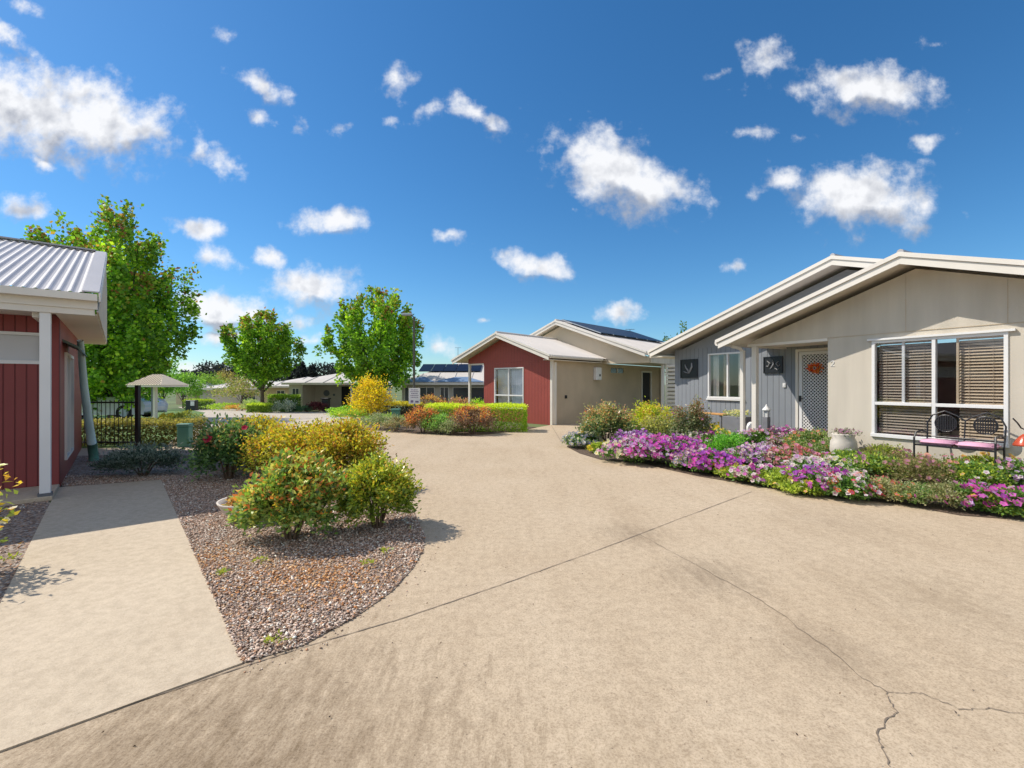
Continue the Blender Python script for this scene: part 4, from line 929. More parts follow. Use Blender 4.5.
p = G(136, 478); shrub('lavender_bush', 'low dark grey green bush in the shade at the end of the footpath', p.x, p.y + .15, .62, .42, .52, 5200, .06, [(.05, .085, .065), (.035, .06, .045), (.09, .13, .11), (.13, .17, .16)], [(.14, .18, .17), (.22, .26, .26)], .55, 'leaf', 8, None, clumps=70, cl=.15, lump=.3, up=.9, aspect=.25)
shrub('white_rose_bush', 'yellowish rose bush with white blooms at the left edge beside the footpath', -4.36, 3.5, .33, .32, .93, 1300, .06, [(.25, .30, .08), (.45, .36, .05), (.15, .2, .05)], [(.6, .42, .04), (.55, .3, .05)], .5, 'leaf', 9, (26, .035, [(.85, .83, .8)], (.7, .6, .3)), clumps=30, cl=.2, lump=.4)
shrub('seedling_rose', 'sparse pale twiggy plant beside the green utility box', at(206, 9.6), 9.6, .25, .25, .6, 160, .05, [(.3, .34, .14), (.4, .35, .2)], [(.5, .36, .2)], .5, 'leaf', 9, None, clumps=16, cl=.2, lump=.4)
# weeds in the gravel
for i, (px, py, lab) in enumerate(((222, 578, 'tiny yellow green weed in the gravel by the footpath edge'), (275, 648, 'tiny green weed at the front tip of the gravel bed'), (368, 568, 'tiny green weed between the rusty chips and the curved edge'), (10, 562, 'small green weed left of the footpath'), (260, 566, 'tiny weed near the foot of the orange tipped bush'), (388, 555, 'tiny weed in the shade near the drive edge'))):
    q = G(px, py); shrub('weed', lab, q.x, q.y, .045, .04, .04, 30, .028, [(.14, .22, .04), (.24, .29, .06)], [(.3, .33, .06)], .5, 'leaf', 0, None, 'weeds in the gravel', cat='weed', clumps=8, cl=.3, up=.6)
# stone bowl with a plant
p = G(247, 519)
t = thing('stone_bowl', 'wide pale stone bowl planter under the orange tipped bush', 'planter', (p.x + .06, p.y, .01))
m = MB(); m.lathe([(.13, 0), (.20, .03), (.29, .12), (.335, .20), (.34, .215), (.32, .215), (.30, .18), (.22, .15), (.02, .14)], 32); m.build('bowl', 'bowl', t, smooth=True)
m = MB(); m.lathe([(.29, .165), (.02, .172)], 20); m.build('potting_soil', 'soil', t)
t = thing('bowl_plant', 'rusty orange succulent plant growing in the stone bowl', 'plant', (p.x + .06, p.y, .17))
n_ = 700; a_ = rng.random(n_) * 6.28; r_ = .26 * np.sqrt(rng.random(n_))
leaves_mesh('foliage', np.stack([np.cos(a_) * r_, np.sin(a_) * r_, rng.random(n_) * .16 * (1.2 - r_ / .3)], 1), .05, pick([(.42, .17, .07), (.30, .16, .07), (.45, .30, .12), (.2, .2, .07)], n_), 'leaf', t, None, .6)

# ------------------------------------------------------------------ LEFT BACKGROUND: fence, hedge, shelter, utility box
def clipped_hedge(name, label, pts, w, h, n, ls, side, top, z=None, mat='leaf', group=None):
    """hedge box following straight run pts[0]->pts[1]"""
    a, b = Vector(pts[0]), Vector(pts[1]); L_ = (b - a).length; an = math.atan2(b.y - a.y, b.x - a.x); z = tz(a.x, a.y) if z is None else z
    t = thing(name, label, 'hedge', (a.x, a.y, z), an, group)
    f = rng.random(n); P = np.empty((n, 3)); P[:, 0] = rng.random(n) * L_; P[:, 1] = (rng.random(n) - .5) * w; P[:, 2] = rng.random(n) * h
    k = f < .40; P[k, 1] = -w / 2 + rng.normal(size=k.sum()) * .02; k2 = (f >= .40) & (f < .78); P[k2, 2] = h + rng.normal(size=k2.sum()) * .02
    k3 = (f >= .78) & (f < .86); P[k3, 0] = L_ + rng.normal(size=k3.sum()) * .02; k4 = (f >= .86) & (f < .92); P[k4, 1] = w / 2
    P += rng.normal(size=(n, 3)) * .015; P[:, 2] = np.maximum(P[:, 2] + .05 * np.sin(P[:, 0] * 3.1) * 0.4, .01)
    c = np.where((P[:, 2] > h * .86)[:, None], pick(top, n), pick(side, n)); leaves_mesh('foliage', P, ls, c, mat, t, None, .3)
    return t
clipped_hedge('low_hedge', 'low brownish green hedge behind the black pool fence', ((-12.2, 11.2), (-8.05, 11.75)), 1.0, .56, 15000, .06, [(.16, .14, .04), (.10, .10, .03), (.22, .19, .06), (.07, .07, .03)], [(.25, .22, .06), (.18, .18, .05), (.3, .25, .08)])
t = thing('pool_fence', 'black tubular fence with a tall gate post in front of the low hedge', 'fence', (-11.85, 10.78, 0))
m = MB()
for z in (.12, 1.05): m.box(0, 3.0, -.015, .015, z, z + .035)
m.build('rail', 'black_metal', t)
m = MB()
for i in range(30): m.box(.05 + i * .1 - .004, .05 + i * .1 + .004, -.03, -.016, .05, 1.12)
m.build('baluster', 'black_metal', t)
m = MB(); m.box(3.04, 3.12, -.04, .04, 0, 1.47); m.build('post', 'black_metal', t); m = MB(); m.box(1.5, 1.55, -.025, .025, 0, 1.15); m.build('post', 'black_metal', t)
t = thing('mail_shelter', 'small cream ribbed roof shelter on two posts by the road', 'shelter', (at(158, 15.9), 15.9, 0), R(-12))
for (x_) in (-.12, -.62) : pass
m = MB(); m.box(-.16, -.07, -.05, .05, 0, 1.42); m.build('post', 'cream', t)
m = MB(); m.box(-.47, -.40, .15, .22, 0, 1.40); m.build('post', 'steel', t)
m = MB(); m.box(-.70, .70, -.50, .50, 1.40, 1.47); m.build('fascia', 'cream', t)
m = MB(); rt = [(-.73, -.53, 1.47), (.73, -.53, 1.47), (.73, .53, 1.47), (-.73, .53, 1.47), (-.25, 0, 1.83), (.22, 0, 1.83)]
m.add(rt, [(0, 1, 5, 4), (1, 2, 5), (2, 3, 4, 5), (3, 0, 4), (3, 2, 1, 0)])
for k in range(-6, 7):
    x = k * .11; d = 1 - abs(x + .015) / .73; zt = 1.47 + .36 * min(1, d / .67); yt = -.53 * (1 - min(1, d / .67)); m.tube([(x, -.53, 1.485), (x * .98, yt, zt + .012)], .012, 4)
m.build('roof', 'beige_light', t)
p = G(185, 447); t = thing('utility_box', 'small green utility box at the right end of the low hedge', 'utility box', (p.x, p.y, 0), R(8))
m = MB(); m.box(-.13, .13, -.09, .09, 0, .48); m.box(-.14, .14, -.10, .10, .483, .56); m.build('casing', 'utility_green', t, bevel=.012)
m = MB(); m.box(-.10, .10, -.096, -.09, .08, .42); m.build('door', 'utility_green', t)
p = Vector((at(396, 15.8), 15.8)); t = thing('service_pillar', 'short green service pillar beside the yellow flowering shrub', 'utility box', (p.x, p.y, 0))
m = MB(); m.box(-.13, .13, -.1, .1, 0, .58); m.box(-.15, .15, -.12, .12, .583, .65); m.build('casing', 'utility_green', t, bevel=.01)
for (px, Y, rx, h, pal, lab) in ((184, 16.5, .6, .5, [(.12, .15, .03), (.2, .2, .04)], 'rounded olive shrub right of the cream shelter'), (168, 17.2, .3, .4, [(.6, .42, .03), (.45, .35, .04)], 'little yellow shrub at the foot of the shelter post')):
    shrub('verge_shrub', lab, at(px, Y), Y, rx, rx * .8, h, 1500, .07, pal, [(.32, .34, .06)] + pal, .6, 'leaf', 0, clumps=30)

# parked car glimpsed through the fence
t = thing('parked_car', 'white car glimpsed behind the low hedge and black fence', 'car', (at(104, 21), 21, tz(0, 21)), R(8))
def car_body(m, prof, w): m.prism([(x, -w / 2, z) for x, z in prof], (0, w, 0))
m = MB(); car_body(m, [(-2.1, .28), (2.1, .28), (2.15, .6), (2.0, .82), (1.0, .95), (-1.9, .98), (-2.15, .75)], 1.7); m.build('body', 'car_white', t, bevel=.06)
m = MB(); car_body(m, [(1.05, .95), (.35, 1.42), (-1.2, 1.45), (-1.85, .98)], 1.45); m.build('cabin', 'dark_glass_far', t, bevel=.04)
m = MB(); car_body(m, [(.35, 1.425), (.30, 1.47), (-1.15, 1.50), (-1.25, 1.455)], 1.4); m.build('roof', 'car_white', t, bevel=.02)
for xx in (-1.35, 1.35):
    for yy in (-.86, .68): m = MB(); m.tube([(xx, yy, .32), (xx, yy + .18, .32)], .32, 18); wo = m.build('wheel', 'tyre', t); m = MB(); m.tube([(xx, yy - .008, .32), (xx, yy + .188, .32)], .19, 14); m.build('rim', 'solar_frame', wo)
for yy in (-.6, .6): m = MB(); m.box(2.09, 2.16, yy - .18, yy + .18, .62, .74); m.build('headlight', 'glass_bright', t)

# ------------------------------------------------------------------ LAMP POST, SIGN
t = thing('street_lamp', 'tall grey street lamp in front of the spreading green tree', 'street lamp', (at(414, 19.7), 19.7, tz(0, 19.7)))
m = MB(); m.tube([(0, 0, 0), (0, 0, .3), (0, 0, 4.4)], [.075, .055, .045], 10); m.build('pole', 'steel', t, smooth=True)
m = MB(); m.tube([(0, 0, 4.38), (-.08, -.02, 4.46), (-.28, -.05, 4.5)], .028, 8); m.build('arm', 'steel', t)
m = MB(); m.box(-.50, -.06, -.14, .04, 4.47, 4.55); m.box(-.47, -.12, -.12, .02, 4.44, 4.47); m.build('lamp_head', 'solar_frame', t, bevel=.012)
t = thing('notice_sign', 'white notice board on a thin post behind the orange shrub', 'sign', (at(414.5, 15.6), 15.6, 0))
m = MB(); m.tube([(0, .03, 0), (0, .03, 1.36)], .025, 8); m.build('post', 'steel', t)
m = MB(); m.box(-.19, .19, -.01, .01, .83, 1.36); sb = m.build('board', 'sign_white', t, bevel=.003)
m = MB()
for i, wd in enumerate((.24, .28, .22, .27, .25)):
    z = 1.30 - i * .062; x = -wd / 2
    while x < wd / 2 - .015: l = random.uniform(.02, .055); m.box(x, min(x + l, wd / 2), -.0135, -.0105, z - .012, z + .012); x += l + .012
m.box(-.13, -.04, -.0135, -.0105, .87, .95); m.box(.03, .14, -.0135, -.0105, .87, .93); m.build('lettering', 'sign_ink', sb)

# ------------------------------------------------------------------ SHRUBS IN FRONT OF THE RED HOUSE
PH_T = [(.55, .16, .06), (.60, .28, .07), (.45, .12, .07), (.50, .34, .10)]; PH_L = [(.22, .12, .07), (.14, .10, .06), (.30, .18, .10), (.10, .09, .04)]
GY = [(.20, .25, .14), (.14, .19, .10), (.27, .31, .19), (.33, .34, .24)]
def sp(px, Y): return at(px, Y), Y
x, y = sp(423, 14.2); shrub('photinia', 'orange red photinia mound below the notice sign', x, y, .55, .5, .80, 3600, .06, PH_L, PH_T, .5, 'leaf', 5, None, clumps=60)
x, y = sp(472, 13.75); shrub('photinia', 'widest bronze photinia mound in front of the clipped hedge', x, y, .70, .55, .86, 5200, .06, [(.20, .12, .10), (.13, .09, .07), (.28, .19, .15)], PH_T, .62, 'leaf', 6, None, clumps=80)
x, y = sp(440, 13.9); shrub('grey_green_mound', 'smooth light green mound between the two photinias', x, y, .52, .42, .60, 3200, .05, [(.13, .24, .08), (.2, .32, .10), (.10, .17, .06)], [(.22, .40, .10), (.17, .34, .08)], .5, 'leaf', 4, None, clumps=70, lump=.12)
x, y = sp(452, 13.55); shrub('grey_green_mound', 'small grey leaved mound at the drive edge beside the wide photinia', x, y, .36, .32, .46, 1800, .045, GY, GY + [(.4, .42, .3)], .5, 'leaf', 4, None, clumps=50, lump=.15)
x, y = sp(378, 15.2); shrub('grey_green_mound', 'grey green mound left of the service pillar', x, y, .62, .5, .52, 2600, .05, GY, GY, .5, 'leaf', 4, None, clumps=60, lump=.2)
x, y = sp(396, 14.6); shrub('grey_green_mound', 'brownish grey mound touching the orange photinia', x, y, .42, .4, .5, 1800, .05, [(.26, .21, .13), (.2, .17, .1), (.3, .28, .2)], GY, .6, 'leaf', 4, None, clumps=50, lump=.25)
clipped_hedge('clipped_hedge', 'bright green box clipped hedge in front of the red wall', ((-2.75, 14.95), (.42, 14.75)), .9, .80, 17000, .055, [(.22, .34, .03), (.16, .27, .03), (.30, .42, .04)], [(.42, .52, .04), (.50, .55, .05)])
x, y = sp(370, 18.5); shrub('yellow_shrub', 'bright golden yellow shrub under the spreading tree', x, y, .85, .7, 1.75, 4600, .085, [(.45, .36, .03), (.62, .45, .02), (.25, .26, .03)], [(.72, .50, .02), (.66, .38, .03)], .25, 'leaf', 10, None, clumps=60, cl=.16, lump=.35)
x, y = sp(350, 19.5); shrub('verge_shrub', 'low bright green tuft below the yellow shrub', x, y, .8, .5, .45, 1800, .07, [(.2, .34, .04), (.3, .42, .05)], [(.36, .48, .06)], .5, 'leaf', 0, None, clumps=30)
x, y = sp(384, 17.2); shrub('verge_shrub', 'low green ground cover beside the green service pillar', x, y, .8, .5, .40, 1600, .07, [(.2, .36, .04), (.14, .25, .04)], [(.3, .45, .06)], .5, 'leaf', 0, None, clumps=30)
clipped_hedge('dark_hedge', 'dark clipped hedge with a golden top behind the notice sign', ((at(388, 19.5), 19.5), (at(420, 19.2), 19.2)), .7, .70, 4500, .07, [(.03, .035, .02), (.05, .05, .025)], [(.5, .42, .05), (.4, .38, .06)])
for (px, Y, rx, h, lo, to, lab) in ((430, 21, .85, 1.08, PH_L, [(.55, .30, .08), (.6, .38, .08), (.4, .15, .1)], 'orange topped shrub right of the notice sign'), (460, 20.5, .75, 1.0, [(.3, .2, .12), (.2, .22, .1)], [(.5, .22, .18), (.45, .3, .15)], 'pinkish leaved shrub beyond the clipped hedge'), (480, 19.5, .6, .85, [(.16, .32, .03), (.25, .42, .04)], [(.34, .52, .05)], 'fresh green shrub against the red wall by the verandah post')):
    shrub('garden_shrub', lab, at(px, Y), Y, rx, rx * .8, h, 2600, .075, lo, to, .5, 'leaf', 5, None, clumps=50)

# ------------------------------------------------------------------ RIGHT GARDEN BUSHES
VA_L = [(.10, .17, .07), (.18, .24, .10), (.06, .10, .04), (.32, .34, .16)]; VA_T = [(.45, .22, .12), (.40, .38, .18), (.5, .3, .14), (.3, .32, .12)]
x, y = sp(607, 10.9); shrub('bed_bush', 'rounded bush with reddish tips at the tip of the flower bed', x, y, .62, .55, 1.0, 5600, .06, VA_L, VA_T, .62, 'leaf_glossy', 8, (7, .035, [(.75, .45, .03), (.7, .08, .05)], (.6, .3, .05)), clumps=55, cl=.14, lump=.3)
x, y = sp(651, 12.2); shrub('bed_bush', 'lime yellow bush in front of the tan door', x, y, .60, .5, 1.0, 5000, .06, [(.22, .32, .03), (.34, .42, .04), (.14, .2, .03)], [(.50, .50, .04), (.42, .48, .05), (.5, .3, .08)], .5, 'leaf', 7, None, clumps=50, cl=.15, lump=.3)
x, y = sp(689, 9.9); shrub('bed_bush', 'bronze tipped rose bush against the grey wall corner', x, y, .42, .4, 1.12, 3800, .055, [(.12, .17, .08), (.20, .24, .13), (.08, .10, .05), (.28, .25, .17)], [(.28, .14, .09), (.24, .2, .12)], .7, 'leaf_glossy', 9, (5, .03, [(.5, .1, .6)], (.5, .4, .1)), clumps=45, cl=.15, lump=.4)
x, y = sp(662, 10.3); shrub('bed_bush', 'loose grey green bush between the lime bush and the rose bush', x, y, .45, .4, .80, 2800, .055, [(.20, .24, .10), (.13, .17, .07), (.3, .3, .12)], [(.36, .3, .14), (.4, .4, .1)], .6, 'leaf', 7, (4, .035, [(.8, .6, .03)], (.6, .4, .1)), clumps=40, cl=.15, lump=.35)

PUR = [(.45, .06, .64), (.58, .15, .74), (.34, .05, .60)]; MAG = [(.78, .05, .62), (.70, .10, .60), (.85, .16, .70)]; WHT = [(.82, .80, .82), (.85, .82, .76)]; LIL = [(.60, .45, .80), (.66, .55, .82)]
YEL = [(.85, .62, .03), (.80, .52, .02)]; BLU = [(.22, .25, .62), (.3, .33, .7)]; RED = [(.75, .06, .05), (.7, .2, .12)]; PNK = [(.75, .38, .50), (.70, .30, .32)]; ORA = [(.80, .30, .03), (.8, .45, .05)]
GRN = [(.10, .20, .05), (.15, .27, .06), (.07, .14, .04)]; YGR = [(.25, .34, .05), (.36, .42, .07), (.16, .22, .04)]; BRN = [(.20, .19, .09), (.16, .14, .07), (.28, .25, .13), (.13, .17, .06)]; DRK = [(.16, .05, .05), (.12, .10, .05)]
PALE = [(.28, .32, .18), (.22, .25, .12), (.36, .34, .22)]; BRG = [(.10, .28, .04), (.18, .40, .06)]
#      px, py, w, h, leaves, flower mix, n flowers, label, kind
clumps_ = [
 (583,449,15,15,GRN,BLU+WHT[:1],90,'blue and white pansies at the very tip of the bed','pansy_clump'),
 (599,454,8,10,YGR,YEL,26,'tiny yellow pansy clump beside the blue pansies','pansy_clump'),
 (622,464,20,20,GRN,WHT*2+PUR,130,'mostly white pansies at the front left of the purple drift','pansy_clump'),
 (648,466,25,27,GRN,MAG+LIL+WHT[:1],190,'largest magenta and lilac petunia mound at the left end','petunia_clump'),
 (632,458,20,24,GRN,PUR+LIL,120,'purple and lilac petunias behind the white pansies','petunia_clump'),
 (675,468,24,28,GRN,PUR+MAG+WHT[:1],180,'purple petunia mound right of the largest magenta one','petunia_clump'),
 (694,472,18,20,GRN,LIL+BLU+PUR,110,'violet blue pansies low on the edge of the bed','pansy_clump'),
 (714,476,20,20,GRN,PUR+MAG,120,'deep purple petunias hanging over the concrete edge','petunia_clump'),
 (689,458,22,22,GRN,LIL+WHT[:1],80,'pale lilac pansies in front of the bronze rose bush','pansy_clump'),
 (706,458,18,24,GRN,MAG+DRK[:1],90,'dark magenta petunias left of the bright green plant','petunia_clump'),
 (729,465,20,30,BRG,[(.8,.8,.8)],2,'bright green leafy plant without flowers in mid bed','leafy_plant'),
 (722,476,13,15,YGR,YEL+ORA,34,'yellow and orange pansies in front of the bright green plant','pansy_clump'),
 (707,446,18,20,GRN,YEL+WHT[:1]+PUR[:1],60,'yellow pansies with a few purple faces below the timber bench','pansy_clump'),
 (727,441,20,16,YGR,YEL,70,'bright yellow pansies below the planter box','pansy_clump'),
 (744,441,11,14,YGR,YEL+ORA,46,'round yellow marigold clump left of the porch post','marigold_clump'),
 (756,452,18,20,GRN,PNK+LIL+WHT[:1],90,'pink and lilac petunias in front of the porch post','petunia_clump'),
 (776,450,22,20,GRN,MAG+WHT+LIL,130,'mixed magenta and white petunias before the porch','petunia_clump'),
 (783,436,13,14,GRN,ORA+RED,50,'orange and red marigolds in front of the white ornament','marigold_clump'),
 (767,437,9,12,DRK+GRN,RED+PNK,24,'dark red leaved flowers left of the orange marigolds','flower_clump'),
 (796,452,18,20,GRN,LIL+MAG+WHT,95,'lilac petunias below the white lantern','petunia_clump'),
 (742,470,18,20,GRN,PUR+LIL,60,'light purple pansies right of the bright green plant','pansy_clump'),
 (763,471,24,22,GRN,WHT*2+LIL+PUR[:1],130,'white and lilac petunias in the middle of the bed','petunia_clump'),
 (742,482,18,12,YGR,YEL[:1]+WHT[:1],10,'low yellow green edging plant near the joint line','edging_plant'),
 (757,486,20,17,GRN,MAG+WHT+WHT,75,'white and magenta petunias beside the yellow green edging','petunia_clump'),
 (781,490,22,18,YGR,PUR[:1]+WHT[:1],12,'yellow green edging plant with very few flowers','edging_plant'),
 (790,474,24,24,GRN+PALE,PNK+RED[1:],100,'salmon pink salvia clump in mid bed','salvia_clump'),
 (789,484,13,14,GRN,MAG,24,'small vivid magenta clump below the salmon salvias','petunia_clump'),
 (808,482,20,20,GRN,WHT+WHT+LIL[:1],90,'white petunias right of the salmon salvias','petunia_clump'),
 (812,458,24,26,PALE+GRN,ORA+YEL[:1],22,'pale leaved plant with orange heads below the lattice door','leafy_plant'),
 (832,462,20,22,PALE+GRN,ORA[:1]+PNK[:1],16,'pale leaved plant left of the stone coloured pot','leafy_plant'),
 (806,497,18,14,YGR,YEL[:1]+WHT[:1],8,'lime edging plant in front of the white petunias','edging_plant'),
 (826,498,22,26,GRN,PUR+WHT+MAG,110,'purple and white petunias spilling over the edge in the middle','petunia_clump'),
 (836,483,20,20,GRN,WHT+LIL,70,'white pansies behind the spilling purple ones','pansy_clump'),
 (851,503,19,25,GRN,WHT+WHT+RED[:1]+ORA[:1],60,'white flowers with one red head at the concrete edge','flower_clump'),
 (846,475,22,22,GRN+YGR,[(.6,.1,.6),(.8,.8,.8)],14,'green mound with scattered purple dots','leafy_plant'),
 (866,462,22,16,YGR,YEL,46,'low yellow flowers below the stone coloured pot','flower_clump'),
 (882,470,22,22,YGR+BRN,LIL[:1],4,'feathery yellow green mound below the window corner','leafy_plant'),
 (872,484,24,28,GRN+YGR,PNK[:1],8,'grassy green mound left of the brown sedums','leafy_plant'),
 (876,502,20,22,PALE,RED+PNK[:1],14,'pale leaved sedum with red heads at the edge','sedum_clump'),
 (897,482,26,28,BRN,[(.4,.2,.15)],20,'brown green sedum mound left of the bench','sedum_clump'),
 (898,505,22,20,PALE+BRN,ORA[:1],5,'pale sedum edging in front of the brown mound','sedum_clump'),
 (920,490,26,30,BRN,[(.42,.25,.15)],20,'taller brown sedum mound in front of the bench','sedum_clump'),
 (922,509,22,22,PALE+GRN,MAG[:1],3,'pale green sedum edging right of the soil gap','sedum_clump'),
 (943,512,22,26,PALE+BRN,PNK[:1]+MAG[:1],7,'pale sedum edging nearest the magenta petunias','sedum_clump'),
 (945,488,24,30,BRN+GRN,[(.5,.2,.15),(.8,.4,.2)],18,'brown sedum with one orange head below the cushions','sedum_clump'),
 (962,474,20,22,DRK+BRN,PNK[:1],6,'dark reddish leaved plant under the bench','leafy_plant'),
 (972,492,26,28,GRN+YGR,WHT[:1]+YEL[:1],14,'green leafy mound behind the magenta petunias','leafy_plant'),
 (1000,484,28,26,YGR,YEL+YEL,46,'lime yellow flowering mound below the bench end','flower_clump'),
 (972,514,20,26,GRN,MAG+LIL[:1],34,'vivid magenta petunias with big blooms at the front','petunia_clump'),
 (996,518,22,26,YGR+GRN,MAG+YEL[:1]+ORA[:1]+LIL[:1],44,'mixed magenta and yellow blooms near the right edge','petunia_clump'),
 (1020,521,20,28,GRN,MAG+PUR,50,'magenta petunias at the far right of the picture','petunia_clump'),
 (1018,492,22,28,GRN,LIL+WHT[:1]+PNK,40,'pale pink and lilac petunias below the orange lantern','petunia_clump'),
 (1006,470,22,16,DRK,RED[1:]+PNK[1:],16,'dark red foliage strip at the foot of the wall','leafy_plant'),
]
for (px, py, w_, h_, lv, fl, nf, lab, kind) in clumps_:
    q = G(px, py); s = q.y / F; rx = w_ * s * 1.12; hh = h_ * s * .95
    q = G(px, py); cy = q.y + rx * .50
    nl = int(700 + 9000 * rx)
    lsz = .045 if 'sedum' not in kind else .03
    shr = shrub(kind, lab, (px - 512) / F * cy, cy, rx, rx * .8, hh, nl, lsz, lv, lv, .6, 'leaf', 0, (max(2, int(nf * (3.0 if nf > 50 else 2.0))), min(.038, .012 + .0034 * q.y) if nf > 50 or nf < 20 else .036, fl, (.75, .6, .15) if 'pansy' in kind else (.5, .2, .4)), cat='plant' if 'plant' in kind or 'sedum' in kind else 'flowers', group='plants massed in the flower bed', clumps=45, cl=.16, lump=.25, z=.01)

# ------------------------------------------------------------------ FAR HOUSES
def far_house(name, label, x, y, w, d, eave, rise, wallmat, roofmat, rz=0, recess=None, windows=(), group=None, over=.5, hip=1.0):
    t = thing(name, label, 'house', (x, y, tz(x, y)), rz)
    m = MB()
    if recess: a, b, dp = recess; m.box(0, a, 0, d, 0, eave); m.box(a, b, dp, d, 0, eave); m.box(b, w, 0, d, 0, eave) if b < w - .01 else None
    else: m.box(0, w, 0, d, 0, eave)
    m.build('wall', wallmat, t)
    m = MB(); o = over; zz = eave + .12; rr = min(w, d) / 2 * hip
    pts = [(-o, -o, zz), (w + o, -o, zz), (w + o, d + o, zz), (-o, d + o, zz), (rr, d / 2, zz + rise), (max(rr + .2, w - rr), d / 2, zz + rise)]
    m.add(pts, [(0, 1, 5, 4), (1, 2, 5), (2, 3, 4, 5), (3, 0, 4), (3, 2, 1, 0)]); rf = m.build('roof', roofmat, t)
    m = MB(); m.box(-o - .06, w + o + .06, -o - .06, -o + .0, eave - .04, zz + .01); m.box(-o - .06, -o, -o, d + o, eave - .04, zz + .01); m.box(w + o, w + o + .06, -o, d + o, eave - .04, zz + .01); m.build('fascia', 'cream', rf)
    m = MB()
    k = 0
    nR = int(w / 1.3)
    for i in range(1, nR):   # roll ribs on the front slope
        xx = w * i / nR; q = min(1, min(xx + o, w + o - xx) / (rr + o)); m.tube([(xx, -o, zz + .02), (xx, -o + (d / 2 + o) * q, zz + rise * q + .02)], .03, 4)
    m.build('roof_rib', roofmat, rf)
    for (a, b, z0, z1) in windows:
        m = MB(); m.box(a, b, -.03, .02, z0, z1); wo = m.build('window', 'cream', t); m = MB(); m.box(a + .06, (a + b) / 2 - .03, -.04, -.028, z0 + .06, z1 - .06); m.box((a + b) / 2 + .03, b - .06, -.04, -.028, z0 + .06, z1 - .06); m.build('pane', 'dark_glass_far', wo)
    return t
hA = far_house('porch_house', 'cream house with a shaded porch behind the golden hedge', at(289, 37), 37, 5.9, 8, 2.2, .95, 'far_wall', 'roof_pale', R(-2), (1.1, 5.9, 2.2), ((.25, .85, .8, 1.9),), over=.35)
m = MB(); m.box(5.05, 5.15, -.1, 0, 0, 2.2); m.build('porch_post', 'white', hA)
m = MB(); m.box(3.4, 4.1, 2.15, 2.2, .05, 2.0); m.build('door', 'dark', hA)
m = MB(); m.tube([(2.1, 2.19, 1.45), (2.1, 2.14, 1.45)], .26, 14); m.build('wall_plaque', 'steel', hA); m = MB(); m.tube([(2.75, 2.19, 1.3), (2.75, 2.14, 1.3)], .1, 10); m.build('wall_plaque', 'steel', hA)
far_house('rear_cottage', 'warm cream house wing behind the clipped hedge, left of the porch house', at(262, 44), 44, 6, 6, 2.2, .9, 'far_wall_warm', 'roof_pale', 0, None, ((1.4, 2.2, 1.0, 1.9), (3.4, 4.2, 1.0, 1.9)))
hB = far_house('solar_panel_house', 'cream house with solar panels behind the street lamp', at(402, 36), 36, 9.5, 9, 2.15, 2.0, 'far_wall', 'roof_pale', R(-3), None, ((.2, .9, .2, 1.95), (1.3, 2.6, .9, 1.95), (3.0, 3.7, .1, 1.95), (4.0, 6.6, .6, 1.95)), over=.55)
for k in range(5):
    m = MB(); d = 9; zf = lambda yy: 2.27 + 2.0 * (yy + .55) / 5.05 + .07
    y0, y1 = 1.6, 3.2; x0 = .9 + k * 1.02
    m.prism([(x0, y0, zf(y0)), (x0 + .98, y0, zf(y0)), (x0 + .98, y1, zf(y1)), (x0, y1, zf(y1))], (0, 0, .05)); m.build('solar_panel', 'solar', hB)
for (xc, wd) in ((1.45, 1.2), (4.6, 1.9)):  # blue sheets laid on the roof to stand in for gable shadows
    m = MB(); y0, y1 = -.5, .45; m.prism([(xc - wd, y0, zf(y0) - .03), (xc + wd, y0, zf(y0) - .03), (xc + wd * .25, y1, zf(y1) - .03), (xc - wd * .25, y1, zf(y1) - .03)], (0, 0, .04)); m.build('roof_shadow_sheet', 'roof_shadow_blue', hB)
antenna('small antenna on the roof of the house with solar panels', at(458, 38), 38, 3.2, 1.3)
far_house('white_cottage', 'pale roofed cottage far down the road beside the flowering tree', at(212, 50), 50, 7, 6, 2.2, 1.0, 'far_wall', 'roof_pale', R(4), None, ((3.0, 4.6, .9, 1.9),))
far_house('distant_cottage', 'tiny pink walled cottage at the far end of the road', at(176, 62), 62, 2.6, 4, 2.3, 1.0, 'far_wall_warm', 'roof_pale', 0, None, ((.6, 1.4, .9, 1.8),))
far_house('distant_cottage', 'small grey roofed cottage left of the pale roofed one', at(200, 60), 60, 5, 5, 2.0, .8, 'far_wall', 'roof_metal', 0, None, ((1.5, 2.6, .9, 1.8),))
